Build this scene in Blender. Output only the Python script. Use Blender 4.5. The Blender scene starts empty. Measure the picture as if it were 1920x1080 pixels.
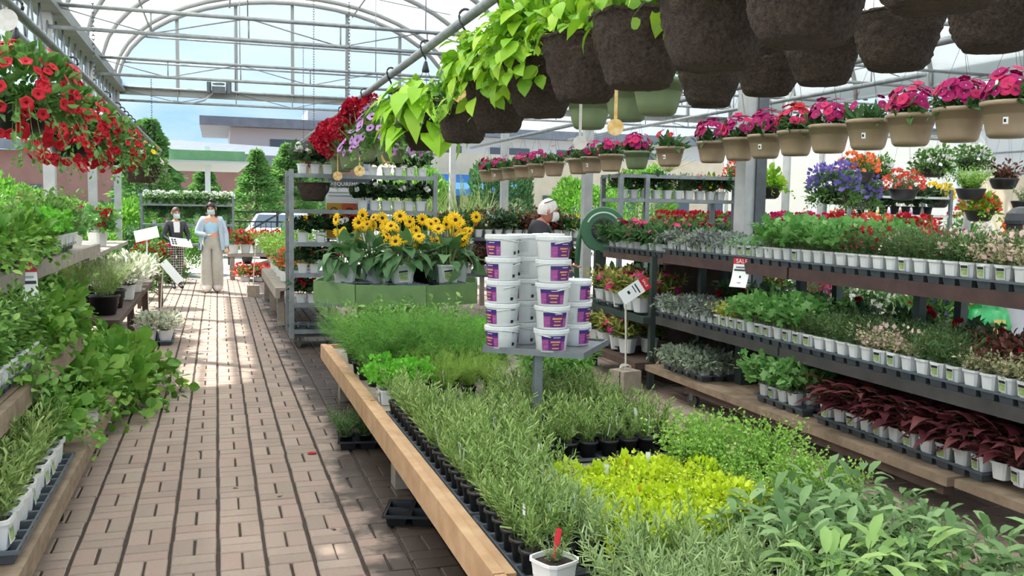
import bpy, math, random
import numpy as np
from mathutils import Vector, Matrix, Euler, noise

random.seed(11)
sc = bpy.context.scene
COL = sc.collection

# ------------------------------------------------------------------ camera
cam_d = bpy.data.cameras.new('camera'); cam = bpy.data.objects.new('camera', cam_d); COL.objects.link(cam)
cam_d.sensor_width = 36.0; cam_d.lens = 36.0 * 1720 / 1920; cam_d.clip_start = .05; cam_d.clip_end = 400
pit, yaw, rol = math.radians(4.879), math.radians(17.838), math.radians(.95)
fw = Vector((math.sin(yaw) * math.cos(pit), math.cos(yaw) * math.cos(pit), -math.sin(pit)))
rt = Vector((math.cos(yaw), -math.sin(yaw), 0)); up = rt.cross(fw)
r2 = rt * math.cos(rol) + up * math.sin(rol); u2 = -rt * math.sin(rol) + up * math.cos(rol)
mw = Matrix((r2, u2, -fw)).transposed().to_4x4(); mw.translation = (0, 0, 1.6)
cam.matrix_world = mw
sc.camera = cam

# ------------------------------------------------------------------ light
wd = bpy.data.worlds.new('sky'); sc.world = wd; wd.use_nodes = True
nt = wd.node_tree; nt.nodes.clear()
def N(nt, t, **kw):
    n = nt.nodes.new(t)
    for k, v in kw.items():
        if k in n.inputs: n.inputs[k].default_value = v
        else: setattr(n, k, v)
    return n
tc = N(nt, 'ShaderNodeTexCoord'); nz = N(nt, 'ShaderNodeTexNoise', Scale=2.2, Detail=6.0, Roughness=.6)
mp = N(nt, 'ShaderNodeMapping'); mp.inputs['Scale'].default_value = (1, 1, 2.6)
nt.links.new(tc.outputs['Generated'], mp.inputs['Vector']); nt.links.new(mp.outputs['Vector'], nz.inputs['Vector'])
rp = N(nt, 'ShaderNodeValToRGB')
rp.color_ramp.elements[0].position = .36; rp.color_ramp.elements[0].color = (.30, .53, .86, 1)
rp.color_ramp.elements[1].position = .66; rp.color_ramp.elements[1].color = (.86, .92, 1.0, 1)
bg = N(nt, 'ShaderNodeBackground', Strength=1.0); ow = N(nt, 'ShaderNodeOutputWorld')
nt.links.new(nz.outputs['Fac'], rp.inputs['Fac']); nt.links.new(rp.outputs['Color'], bg.inputs['Color']); nt.links.new(bg.outputs['Background'], ow.inputs['Surface'])
sun_d = bpy.data.lights.new('sun', 'SUN'); sun = bpy.data.objects.new('sun', sun_d); COL.objects.link(sun)
sun_d.energy = 8.5; sun_d.angle = .02; sun_d.color = (1, .95, .87)
sun.rotation_euler = Vector((-.6, .5, 1.0)).to_track_quat('Z', 'Y').to_euler()
vs = sc.view_settings; vs.view_transform = 'Standard'; vs.look = 'None'; vs.gamma = 1; vs.use_curve_mapping = False; vs.exposure = .5
sc.cycles.use_denoising = True
sc.cycles.use_adaptive_sampling = True; sc.cycles.adaptive_threshold = .09; sc.cycles.adaptive_min_samples = 12
sc.cycles.max_bounces = 5; sc.cycles.diffuse_bounces = 3; sc.cycles.transmission_bounces = 3; sc.cycles.transparent_max_bounces = 8
sc.cycles.sample_clamp_indirect = 8.0; sc.cycles.caustics_reflective = False; sc.cycles.caustics_refractive = False

# ------------------------------------------------------------------ materials
def lin(h):
    h = h.lstrip('#'); c = [int(h[i:i + 2], 16) / 255 for i in (0, 2, 4)]
    return tuple(((x + .055) / 1.055) ** 2.4 if x > .04045 else x / 12.92 for x in c) + (1,)
MATS = {}
def mat(name, hexc, rough=.5, metal=0., var=None, bump=None, spec=.5):
    """plain or noise-varied principled material; var=(scale, hex2, amount) bump=(scale, strength)"""
    if name in MATS: return MATS[name]
    m = bpy.data.materials.new(name); m.use_nodes = True; t = m.node_tree; b = t.nodes['Principled BSDF']
    b.inputs['Roughness'].default_value = rough; b.inputs['Metallic'].default_value = metal
    b.inputs['Specular IOR Level'].default_value = spec
    b.inputs['Base Color'].default_value = lin(hexc)
    if var or bump:
        co = N(t, 'ShaderNodeTexCoord')
    if var:
        n = N(t, 'ShaderNodeTexNoise', Scale=var[0], Detail=5.0, Roughness=.6); t.links.new(co.outputs['Object'], n.inputs['Vector'])
        r = N(t, 'ShaderNodeValToRGB'); r.color_ramp.elements[0].position = .35; r.color_ramp.elements[1].position = .68
        r.color_ramp.elements[0].color = lin(hexc); r.color_ramp.elements[1].color = lin(var[1])
        t.links.new(n.outputs['Fac'], r.inputs['Fac']); t.links.new(r.outputs['Color'], b.inputs['Base Color'])
    if bump:
        n2 = N(t, 'ShaderNodeTexNoise', Scale=bump[0], Detail=4.0); t.links.new(co.outputs['Object'], n2.inputs['Vector'])
        bp = N(t, 'ShaderNodeBump', Strength=bump[1], Distance=.01); t.links.new(n2.outputs['Fac'], bp.inputs['Height']); t.links.new(bp.outputs['Normal'], b.inputs['Normal'])
    MATS[name] = m
    return m
def leafmat(name, cols, trans=.3, rough=.5, spread=.25):
    """per-leaf colour taken from a random attribute, with light passing through the blade"""
    if name in MATS: return MATS[name]
    m = bpy.data.materials.new(name); m.use_nodes = True; t = m.node_tree; b = t.nodes['Principled BSDF']; out = t.nodes['Material Output']
    at = N(t, 'ShaderNodeAttribute', attribute_name='rnd'); oi = N(t, 'ShaderNodeObjectInfo')
    ad = N(t, 'ShaderNodeMath', operation='ADD'); md = N(t, 'ShaderNodeMath', operation='MULTIPLY'); md.inputs[1].default_value = spread
    t.links.new(oi.outputs['Random'], md.inputs[0]); t.links.new(at.outputs['Fac'], ad.inputs[0]); t.links.new(md.outputs[0], ad.inputs[1])
    dv = N(t, 'ShaderNodeMath', operation='DIVIDE'); dv.inputs[1].default_value = 1 + spread; t.links.new(ad.outputs[0], dv.inputs[0])
    r = N(t, 'ShaderNodeValToRGB'); e = r.color_ramp.elements
    e[0].color = lin(cols[0]); e[0].position = 0; e[1].color = lin(cols[-1]); e[1].position = 1
    for i, c in enumerate(cols[1:-1]):
        x = e.new((i + 1) / (len(cols) - 1)); x.color = lin(c)
    t.links.new(dv.outputs[0], r.inputs['Fac'])
    b.inputs['Roughness'].default_value = rough; b.inputs['Specular IOR Level'].default_value = .35
    t.links.new(r.outputs['Color'], b.inputs['Base Color'])
    if trans:
        tr = N(t, 'ShaderNodeBsdfTranslucent'); mx = N(t, 'ShaderNodeMixShader', Fac=trans)
        t.links.new(r.outputs['Color'], tr.inputs['Color']); t.links.new(b.outputs[0], mx.inputs[1]); t.links.new(tr.outputs[0], mx.inputs[2]); t.links.new(mx.outputs[0], out.inputs['Surface'])
    MATS[name] = m
    return m
def sheetmat(name, hexc, diffuse, clear):
    m = bpy.data.materials.new(name); m.use_nodes = True; t = m.node_tree; out = t.nodes['Material Output']; t.nodes.remove(t.nodes['Principled BSDF'])
    tl = N(t, 'ShaderNodeBsdfTranslucent', Color=lin(hexc)); df = N(t, 'ShaderNodeBsdfDiffuse', Color=lin(hexc)); tp = N(t, 'ShaderNodeBsdfTransparent')
    a = N(t, 'ShaderNodeMixShader', Fac=diffuse); t.links.new(tl.outputs[0], a.inputs[1]); t.links.new(df.outputs[0], a.inputs[2])
    c = N(t, 'ShaderNodeMixShader', Fac=clear); t.links.new(a.outputs[0], c.inputs[1]); t.links.new(tp.outputs[0], c.inputs[2]); t.links.new(c.outputs[0], out.inputs['Surface'])
    MATS[name] = m
    return m

# ------------------------------------------------------------------ mesh building
def rotmat(axis, a): return np.array(Matrix.Rotation(a, 3, axis))
class MB:
    def __init__(s): s.v = []; s.n = 0; s.lt = []; s.li = []; s.mi = []; s.rn = []
    def add(s, V, F, m=0, r=0.5):
        V = np.asarray(V, float).reshape(-1, 3)
        if isinstance(F, np.ndarray):
            k = F.shape[1]; s.li.append((F + s.n).ravel()); s.lt.append(np.full(len(F), k)); nf = len(F)
        else:
            s.li.append(np.array([i + s.n for f in F for i in f])); s.lt.append(np.array([len(f) for f in F])); nf = len(F)
        s.mi.append(np.full(nf, m)); s.rn.append(np.broadcast_to(np.asarray(r, float), (nf,)).copy())
        s.v.append(V); s.n += len(V)
        return s
    def box(s, c, d, m=0, r=.5, rz=0, R=None):
        x, y, z = (q / 2 for q in d)
        V = np.array([(-x, -y, -z), (x, -y, -z), (x, y, -z), (-x, y, -z), (-x, -y, z), (x, -y, z), (x, y, z), (-x, y, z)])
        if R is not None: V = V @ np.asarray(R).T
        elif rz: V = V @ rotmat('Z', rz).T
        return s.add(V + np.array(c), np.array([(0, 3, 2, 1), (4, 5, 6, 7), (0, 1, 5, 4), (1, 2, 6, 5), (2, 3, 7, 6), (3, 0, 4, 7)]), m, r)
    def bbox(s, lo, hi, m=0, r=.5): return s.box([(a + b) / 2 for a, b in zip(lo, hi)], [b - a for a, b in zip(lo, hi)], m, r)
    def tube(s, P, rad, n=6, m=0, r=.5, cap=True, closed=False):
        P = np.asarray(P, float); k = len(P); rad = np.broadcast_to(np.asarray(rad, float), (k,))
        if closed: T = np.roll(P, -1, 0) - np.roll(P, 1, 0)
        else: T = np.gradient(P, axis=0)
        T /= np.linalg.norm(T, axis=1)[:, None] + 1e-12
        ref = np.array((0, 0, 1.)) if abs(T[:, 2]).mean() < .8 else np.array((1., 0, 0))
        A = np.cross(T, ref); A /= np.linalg.norm(A, axis=1)[:, None] + 1e-12; B = np.cross(T, A)
        th = np.arange(n) * 2 * math.pi / n
        V = P[:, None] + rad[:, None, None] * (A[:, None] * np.cos(th)[None, :, None] + B[:, None] * np.sin(th)[None, :, None])
        F = []
        for i in range(k if closed else k - 1):
            j = (i + 1) % k
            for a in range(n): b = (a + 1) % n; F.append((i * n + a, i * n + b, j * n + b, j * n + a))
        if cap and not closed: F.append(tuple(range(n - 1, -1, -1))); F.append(tuple((k - 1) * n + a for a in range(n)))
        return s.add(V.reshape(-1, 3), F, m, r)
    def lathe(s, prof, n=16, c=(0, 0, 0), m=0, r=.5, sq=0, rot=0, disp=None):
        """prof [(r, z, mat?)]; sq>0 pushes the circle towards a rounded square"""
        th = np.arange(n) * 2 * math.pi / n + rot
        k = np.ones(n)
        if sq: k = 1 / ((np.abs(np.cos(th - rot)) ** sq + np.abs(np.sin(th - rot)) ** sq) ** (1 / sq))
        V = []
        for q in prof: V += [(q[0] * k[i] * math.cos(th[i]), q[0] * k[i] * math.sin(th[i]), q[1]) for i in range(n)]
        V = np.array(V)
        if disp is not None: V = disp(V)
        F = []
        for i in range(len(prof) - 1):
            for a in range(n): b = (a + 1) % n; F.append((i * n + a, i * n + b, (i + 1) * n + b, (i + 1) * n + a))
        if prof[0][0] > 0: F.append(tuple(range(n - 1, -1, -1)))
        if prof[-1][0] > 0: F.append(tuple((len(prof) - 1) * n + a for a in range(n)))
        return s.add(V + np.array(c), F, m, r)
    def mesh(s, name, mats, smooth=False):
        me = bpy.data.meshes.new(name)
        V = np.concatenate(s.v); li = np.concatenate(s.li).astype(np.int32); lt = np.concatenate(s.lt).astype(np.int32)
        me.vertices.add(len(V)); me.vertices.foreach_set('co', V.ravel())
        me.loops.add(len(li)); me.loops.foreach_set('vertex_index', li)
        me.polygons.add(len(lt)); me.polygons.foreach_set('loop_start', np.concatenate(([0], np.cumsum(lt)[:-1])).astype(np.int32)); me.polygons.foreach_set('loop_total', lt)
        me.polygons.foreach_set('material_index', np.concatenate(s.mi).astype(np.int32))
        me.polygons.foreach_set('use_smooth', np.full(len(lt), bool(smooth)))
        a = me.attributes.new('rnd', 'FLOAT', 'FACE'); a.data.foreach_set('value', np.concatenate(s.rn))
        for q in (mats if isinstance(mats, (list, tuple)) else [mats]): me.materials.append(q)
        me.update(calc_edges=True); me.validate()
        return me

# ------------------------------------------------------------------ objects
def link(name, data, parent=None, loc=None, rot=None, scl=None, kind=None, label=None):
    o = bpy.data.objects.new(name, data); COL.objects.link(o)
    if parent is not None: o.parent = parent
    if loc is not None: o.location = loc
    if rot is not None: o.rotation_euler = rot
    if scl is not None: o.scale = scl if hasattr(scl, '__len__') else (scl,) * 3
    if kind: o['kind'] = kind
    if label: o['label'] = label
    return o
def thing(name, label, cat, loc=(0, 0, 0), rz=0, group=None, scl=None, rot=None):
    o = link(name, None, None, loc, rot or (0, 0, rz), scl)
    o.empty_display_size = .05
    o['label'] = label; o['category'] = cat
    if group: o['group'] = group
    return o
def struct(name, data=None):
    o = link(name, data); o['kind'] = 'structure'
    return o
def inst(parts, name, label, cat, loc, rz=0, s=1, group=None, rot=None):
    """a thing from a list of parts (name, mesh, loc, rot, scale, kind, [sub-parts]); meshes are shared"""
    t = thing(name, label, cat, loc, rz, group, s, rot)
    def put(p, par):
        o = link(p[0], p[1], par, p[2] if len(p) > 2 else None, p[3] if len(p) > 3 else None, p[4] if len(p) > 4 else None, p[5] if len(p) > 5 else None)
        if len(p) > 6:
            for q in p[6]: put(q, o)
    for p in parts: put(p, t)
    return t
ORD = 'first second third fourth fifth sixth seventh eighth ninth tenth eleventh twelfth thirteenth fourteenth fifteenth sixteenth seventeenth eighteenth nineteenth twentieth'.split()
def nth(i):
    if i < 20: return ORD[i]
    t = {2: 'twenty', 3: 'thirty', 4: 'forty'}[(i + 1) // 10]
    return t + '-' + ORD[i % 10] if (i + 1) % 10 else t[:-1] + 'ieth'

# ------------------------------------------------------------------ leaves
def sym(pts, mid, tip, base=(0, 0, 0)):
    """leaf blade: right-edge points, midrib points, tip -> verts, faces (mirrored)"""
    V = [base] + mid + [tip] + pts + [(-x, y, z) for x, y, z in pts]
    k = len(mid); t = k + 1; F = []
    for off, fl in ((t + 1, 0), (t + 1 + len(pts), 1)):
        q = [(0, off, 1)] + [(i + 1, off + i, off + i + 1, i + 2) for i in range(k - 1)] + [(k, off + k - 1, t)]
        F += [f[::-1] for f in q] if fl else q
    return np.array(V, float), F
TPL = {
    'needle': (np.array([(-.5, 0, 0), (.5, 0, 0), (.3, 1, 0.02), (-.3, 1, 0.02)], float), [(0, 1, 2, 3)]),
    'diamond': (np.array([(0, 0, 0), (.5, .45, .09), (0, 1, -.06), (-.5, .45, .09)], float), [(0, 1, 2), (0, 2, 3)]),
    'oval': sym([(.34, .22, .05), (.5, .52, .06), (.33, .8, 0)], [(0, .22, 0), (0, .52, -.01), (0, .8, -.06)], (0, 1, -.14)),
    'heart': sym([(.42, -.06, .04), (.52, .3, .05), (.34, .66, -.01)], [(0, .08, 0), (0, .35, -.02), (0, .68, -.08)], (0, 1.05, -.2), (.02, .04, 0)),
    'blunt': sym([(.3, .2, .04), (.48, .5, .06), (.44, .8, .02)], [(0, .2, 0), (0, .5, -.01), (0, .8, -.05)], (0, 1, -.1)),
    'point': sym([(.45, .02, .03), (.36, .35, .05), (.2, .68, 0)], [(0, .1, 0), (0, .38, -.02), (0, .7, -.06)], (0, 1.05, -.16)),
}
_lv = [(0, .42, -.03)]; _k = 11
for i in range(_k):
    a = math.radians(-150 + 300 * i / (_k - 1)); rr = .52 if i % 2 else .36
    _lv.append((math.sin(a) * rr, .45 + math.cos(a) * rr, .05))
TPL['lobed'] = (np.array(_lv, float), [(0, i + 2, i + 1) for i in range(_k - 1)])
def nrm(a): return a / (np.linalg.norm(a, axis=-1, keepdims=True) + 1e-9)
def put_leaves(mb, tpl, P, D, L, W, G, m=0, roll=.5):
    V, F = TPL[tpl]; n = len(P)
    D = nrm(D); U = np.array((0, 0, 1.)) + G.normal(0, roll, (n, 3)); X = nrm(np.cross(D, U)); Zv = np.cross(X, D)
    L = np.broadcast_to(L, (n,))[:, None, None]; W = np.broadcast_to(W, (n,))[:, None, None]
    VV = P[:, None] + X[:, None] * V[None, :, :1] * W + D[:, None] * V[None, :, 1:2] * L + Zv[:, None] * V[None, :, 2:] * L
    k = len(V); rn = G.random(n); of = np.arange(n) * k
    for sz in (3, 4):
        f = np.array([q for q in F if len(q) == sz])
        if len(f) == 0: continue
        FF = (of[:, None, None] + f[None]).reshape(-1, sz)
        mb.li.append((FF + mb.n).ravel()); mb.lt.append(np.full(len(FF), sz)); mb.mi.append(np.full(len(FF), m)); mb.rn.append(np.repeat(rn, len(f)))
    mb.v.append(VV.reshape(-1, 3)); mb.n += n * k
def herb(mb, seed, ns, h, spread, nl, L, W, tpl, r0=.02, ang=55, droop=0., start=.12, stem=.0014, ms=1, ml=0, taper=.45, pw=1.6, hv=.3, lj=.25, roll=.5, rim=False):
    """stems rising (or arching over) from a pot with leaves set round them"""
    G = np.random.default_rng(seed); az = G.random(ns) * 2 * math.pi
    u = np.sqrt(G.random(ns)) if not rim else .75 + .25 * G.random(ns)
    O = np.stack([np.cos(az), np.sin(az), 0 * az], 1); base = O * (r0 * u)[:, None]
    H = h * (1 - hv * G.random(ns)); S = spread * u; Dr = droop * u
    def pos(t):
        t = np.asarray(t)
        return base[:, None] + O[:, None] * (S[:, None] * t ** pw)[..., None] + np.array((0, 0, 1.)) * (H[:, None] * t - Dr[:, None] * t * t * t)[..., None]
    tt = np.linspace(start, 1, nl)[None] + G.normal(0, .25 / nl, (ns, nl)); tt = np.clip(tt, 0, 1)
    P = pos(tt); T = nrm(pos(np.clip(tt, 0, 1) + .03) - P)
    phi = np.arange(nl)[None] * 2.4 + G.random(ns)[:, None] * 6.28 + G.normal(0, .3, (ns, nl))
    A = nrm(np.cross(T, np.array((.31, .17, .93)))); B = np.cross(T, A)
    a = np.radians(ang) * (1 - .35 * tt ** 3) + G.normal(0, .15, (ns, nl))
    D = T * np.cos(a)[..., None] + (A * np.cos(phi)[..., None] + B * np.sin(phi)[..., None]) * np.sin(a)[..., None]
    sc_ = (1 - taper * tt) * (1 + G.normal(0, lj, (ns, nl)).clip(-.5, .6))
    put_leaves(mb, tpl, P.reshape(-1, 3), D.reshape(-1, 3), (L * sc_).ravel(), (W * sc_).ravel(), G, ml, roll)
    if stem:
        Q = pos(np.broadcast_to(np.linspace(0, 1, 5)[None], (ns, 5)))
        for i in range(ns): mb.tube(Q[i], np.linspace(stem, stem * .5, 5), 3, ms, G.random(), False)
    return mb
def mound(mb, seed, n, rx, rz, L, W, tpl, ml=0, inner=.5, upw=.5, z0=0., low=-.1, ry=None, roll=.7, c=(0, 0)):
    """leaves over a rounded clump"""
    G = np.random.default_rng(seed); d = nrm(G.normal(0, 1, (n, 3))); d[:, 2] = np.where(d[:, 2] < low, -d[:, 2], d[:, 2])
    rr = inner + (1 - inner) * G.random(n) ** .6
    lump = 1 + .12 * np.sin(d[:, 0] * 5 + seed) + .12 * np.sin(d[:, 1] * 6 + seed * 2) + .08 * np.sin(d[:, 2] * 7 + seed)
    P = d * (rr * lump)[:, None] * np.array((rx, ry or rx, rz)) + np.array((c[0], c[1], z0))
    D = d + np.array((0, 0, upw)) + G.normal(0, .45, (n, 3)); s = 1 + G.normal(0, .22, n).clip(-.5, .5)
    put_leaves(mb, tpl, P, D, L * s, W * s, G, ml, roll)
    return mb

# ================================================================== the setting
GAL = mat('galvanised_steel', '#7c8385', .5, .45, (9, '#959b9d'))
ALU = mat('grey_aluminium', '#868a89', .55, .2); GUT = mat('dull_gutter_steel', '#666c6a', .6, .2, (5, '#757a77'))
DARKST = mat('dark_painted_steel', '#4a4f53', .5, .2, (6, '#5a6064'))
POSTM = mat('grey_painted_post', '#a3a7a6', .5, .1, (7, '#b3b5b2'))
ROOF = sheetmat('translucent_roof_film', '#eceeec', .2, .06)
GABLE = sheetmat('clear_gable_film', '#a9bccd', .25, .5)
WALLF = sheetmat('translucent_wall_film', '#b9bab4', .35, .1)
SAND = mat('joint_sand', '#382e28', .95, 0, (30, '#483c34'))

# paving ------------------------------------------------------------
def brickmat():
    m = bpy.data.materials.new('clay_paver'); m.use_nodes = True; t = m.node_tree; b = t.nodes['Principled BSDF']
    g = N(t, 'ShaderNodeNewGeometry'); at = N(t, 'ShaderNodeAttribute', attribute_name='rnd'); oi = N(t, 'ShaderNodeObjectInfo')
    ad = N(t, 'ShaderNodeMath', operation='ADD'); t.links.new(at.outputs['Fac'], ad.inputs[0]); t.links.new(oi.outputs['Random'], ad.inputs[1])
    fr = N(t, 'ShaderNodeMath', operation='FRACT'); t.links.new(ad.outputs[0], fr.inputs[0])
    r = N(t, 'ShaderNodeValToRGB'); e = r.color_ramp.elements; e[0].color = lin('#a08d7f'); e[1].color = lin('#b19e8f'); x = e.new(.5); x.color = lin('#aa9788'); x = e.new(.8); x.color = lin('#ab9284')
    t.links.new(fr.outputs[0], r.inputs['Fac'])
    n = N(t, 'ShaderNodeTexNoise', Scale=60.0, Detail=4.0); t.links.new(g.outputs['Position'], n.inputs['Vector'])
    mx = N(t, 'ShaderNodeMix', data_type='RGBA', blend_type='MULTIPLY'); mx.inputs[0].default_value = .35
    t.links.new(r.outputs['Color'], mx.inputs[6]); t.links.new(n.outputs['Color'], mx.inputs[7])
    # wet patches where the herb table drips on the paving
    n2 = N(t, 'ShaderNodeTexNoise', Scale=2.3, Detail=5.0, Roughness=.65); t.links.new(g.outputs['Position'], n2.inputs['Vector'])
    sx = N(t, 'ShaderNodeSeparateXYZ'); t.links.new(g.outputs['Position'], sx.inputs[0])
    d0 = N(t, 'ShaderNodeMath', operation='SUBTRACT'); t.links.new(sx.outputs['X'], d0.inputs[0]); d0.inputs[1].default_value = 1.05
    d1 = N(t, 'ShaderNodeMath', operation='ABSOLUTE'); t.links.new(d0.outputs[0], d1.inputs[0])
    mr = N(t, 'ShaderNodeMapRange'); mr.inputs['From Min'].default_value = .15; mr.inputs['From Max'].default_value = .6; mr.inputs['To Min'].default_value = .64; mr.inputs['To Max'].default_value = .2; t.links.new(d1.outputs[0], mr.inputs['Value'])
    a2 = N(t, 'ShaderNodeMath', operation='ADD'); t.links.new(mr.outputs[0], a2.inputs[0]); t.links.new(n2.outputs['Fac'], a2.inputs[1])
    st = N(t, 'ShaderNodeMapRange'); st.inputs['From Min'].default_value = .84; st.inputs['From Max'].default_value = .98; t.links.new(a2.outputs[0], st.inputs['Value'])
    m2 = N(t, 'ShaderNodeMix', data_type='RGBA', blend_type='MIX'); t.links.new(st.outputs[0], m2.inputs[0]); t.links.new(mx.outputs[2], m2.inputs[6]); m2.inputs[7].default_value = lin('#463b34')
    t.links.new(m2.outputs[2], b.inputs['Base Color'])
    rr = N(t, 'ShaderNodeMapRange'); rr.inputs['To Min'].default_value = .78; rr.inputs['To Max'].default_value = .45; t.links.new(st.outputs[0], rr.inputs['Value']); t.links.new(rr.outputs[0], b.inputs['Roughness'])
    bp = N(t, 'ShaderNodeBump', Strength=.25, Distance=.004); t.links.new(n.outputs['Fac'], bp.inputs['Height']); t.links.new(bp.outputs['Normal'], b.inputs['Normal'])
    return m
BRICK = brickmat()
floor = struct('floor')
PW = .209
def brick_geo(lx, ly):
    b = .005; h = .045; x, y = lx / 2, ly / 2
    V = [(-x, -y, -h), (x, -y, -h), (x, y, -h), (-x, y, -h), (-x, -y, -b), (x, -y, -b), (x, y, -b), (-x, y, -b), (-x + b, -y + b, 0), (x - b, -y + b, 0), (x - b, y - b, 0), (-x + b, y - b, 0)]
    F = [(8, 9, 10, 11)]
    for o in (0, 4): F += [(o + i, o + (i + 1) % 4, o + 4 + (i + 1) % 4, o + 4 + i) for i in range(4)]
    return np.array(V), F
spots = []
for i in range(-10, 24):
    xc = -.012 + PW * (i + .5); ph = (.34 if i % 2 == 0 else .145) - .418
    for j in range(1, 52):
        y0 = ph + .418 * j
        if y0 > 20.6: break
        for q in range(2):
            spots.append((xc + (q - .5) * (PW / 2 - .003), y0 + PW / 2, 0, i))
            spots.append((xc, y0 + PW + (q + .5) * PW / 2, 1, i))
G0 = np.random.default_rng(3)
near = lambda x, y: (-.86 < x < 1.0 and 3.62 < y < 6.35) or (2.75 < x < 3.62 and 3.6 < y < 5.25 and x < 2.2 + .35 * (y - 2.6) + .75)
bv, bh = brick_geo(PW / 2 - .013, PW - .008), brick_geo(PW - .018, PW / 2 - .008)
mv = MB().add(*bv).mesh('brick_v', BRICK); mh = MB().add(*bh).mesh('brick_h', BRICK)
field = MB(); cnt = 0
for x, y, k, i in spots:
    jx, jy, jz, ja = G0.normal(0, .0012), G0.normal(0, .0012), G0.normal(0, .0008), G0.normal(0, .006)
    if near(x, y) and cnt < 300:
        link('brick', (mv, mh)[k], floor, (x + jx, y + jy, jz), (0, 0, ja)); cnt += 1
    else:
        if x > 2.6 and y < 2.6: continue
        V, F = (bv, bh)[k]
        field.add(V @ rotmat('Z', ja).T + np.array((x + jx, y + jy, jz)), F, 0, G0.random())
link('brick_field', field.mesh('brick_field', BRICK), floor, kind='stuff')
link('sand_bed', MB().bbox((-2.3, -.5, -.09), (5.3, 20.8, -.012)).mesh('sand_bed', SAND), floor)
GRND = mat('pale_yard_paving', '#a9a49c', .9, 0, (1.5, '#bcb7ae'))
struct('ground', MB().bbox((-70, -30, -.3), (70, 120, -.1)).mesh('ground', GRND))
INFL = mat('grey_floor_slab', '#8f8880', .9, 0, (2, '#9d958b'))
struct('floor_slab', MB().bbox((5.3, -1, -.1), (18, 20, -.02)).mesh('floor_slab', INFL))

# roof --------------------------------------------------------------
X0, X1, ZS, RISE, YE = -1.7, 4.5, 3.66, 1.76, 18.25
BAY = X1 - X0 + .2
TRY = (3.7, 7.35, 11.0, 14.65, 18.2)
ceiling = struct('ceiling')
def arch(x0, w, y, t, dz=0):
    a = math.pi * (1 - t)
    return (x0 + w / 2 + w / 2 * math.cos(a), y, ZS + dz + RISE * math.sin(a) ** .92)
def tube_mesh(name, pts, r, mt, n=6): return MB().tube(pts, r, n).mesh(name, mt, True)
YR = [1.2 + 1.825 * .5 * i for i in range(0, 19, 2)] + [18.2]
rib = tube_mesh('arch_rib', [arch(0, BAY - .2, 0, t) for t in np.linspace(0, 1, 25)], .042, ALU)
pur = tube_mesh('purlin', [(0, y, 0) for y in (-1, 5, 12, 18.3)], .018, ALU)
chd = tube_mesh('chord', [(0, 0, 0), (BAY / 2, 0, 0), (BAY - .2, 0, 0)], .024, GAL)
webv = tube_mesh('web', [(0, 0, 0), (0, 0, .12), (0, 0, .24)], .01, GAL)
wd1 = tube_mesh('web', [(0, 0, .24), (.5, 0, .12), (1.03, 0, 0)], .008, GAL); wd2 = tube_mesh('web', [(0, 0, 0), (.5, 0, .12), (1.03, 0, .24)], .008, GAL)
rodm = tube_mesh('hanger_rod', [(0, 0, 0), (0, 0, .7), (0, 0, 1.7)], .008, GAL)
for k in range(3):
    x0 = X0 + BAY * k
    V = [arch(x0, BAY - .2, y, t, .04) for y in (-2.5, 18.3) for t in np.linspace(0, 1, 33)]
    link('roof_sheet', MB().add(V, [(i, i + 1, i + 34, i + 33) for i in range(32)]).mesh('roof_sheet', ROOF, True), ceiling)
    for y in YR: link('arch_rib', rib, ceiling, (x0, y, 0))
    for t in (.2, .38, .62, .8):
        p = arch(x0, BAY - .2, 0, t, -.03); link('purlin', pur, ceiling, p)
    for y in TRY:
        if y < 5 and k == 0: continue
        t = link('truss', None, ceiling, (x0, y, 3.46)); t.empty_display_size = .1
        link('chord', chd, t); link('chord', chd, t, (0, 0, .24))
        for j in range(6):
            if j: link('web', webv, t, (1.03 * j, 0, 0))
            link('web', (wd1, wd2)[j % 2], t, (1.03 * j, 0, 0))
        if k < 2:
            for xx in (2.05, 4.1): link('hanger_rod', rodm, t, (xx, 0, .24))
# wind bracing across the first bay
for a, b in (((-1.2, 11.0, 4.4), (3.6, 14.65, 4.7)), ((3.9, 11.0, 4.35), (.2, 14.65, 5.2)), ((4.0, 7.35, 4.3), (1.0, 11.0, 5.3))):
    link('bracing_rod', tube_mesh('bracing_rod', [a, [(p + q) / 2 for p, q in zip(a, b)], b], .008, GAL), ceiling)
# left side: gutter, lattice girder and posts -----------------------
wall_left = struct('wall_left')
link('gutter', MB().bbox((X0 - .14, 6.2, ZS - .05), (X0 + .06, 18.5, ZS + .2)).bbox((X0 + .06, 6.2, ZS - .05), (X0 + .14, 18.5, ZS)).mesh('gutter', GUT), wall_left)
link('girder_chord', tube_mesh('girder_chord', [(X0, 6.2, 3.1), (X0, 12, 3.1), (X0, 18.4, 3.1)], .035, GAL), wall_left)
gw = tube_mesh('girder_web', [(0, 0, 0), (0, .12, .25), (0, .25, .52)], .012, GAL); gw2 = tube_mesh('girder_web', [(0, .25, .52), (0, .37, .25), (0, .5, 0)], .012, GAL)
for j in range(24): link('girder_web', gw, wall_left, (X0, 6.3 + .5 * j, 3.1)); link('girder_web', gw2, wall_left, (X0, 6.3 + .5 * j, 3.1))
postm = MB().box((0, 0, 1.85), (.115, .115, 3.7)).mesh('post', POSTM)
for y in (11.05, 14.65, 18.2): link('post', postm, wall_left, (X0 - .02, y, 0))
link('side_rail', tube_mesh('side_rail', [(X0 - .02, 6, 2.62), (X0 - .02, 9, 2.62), (X0 - .02, 11.1, 2.62)], .02, GAL), wall_left)
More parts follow.
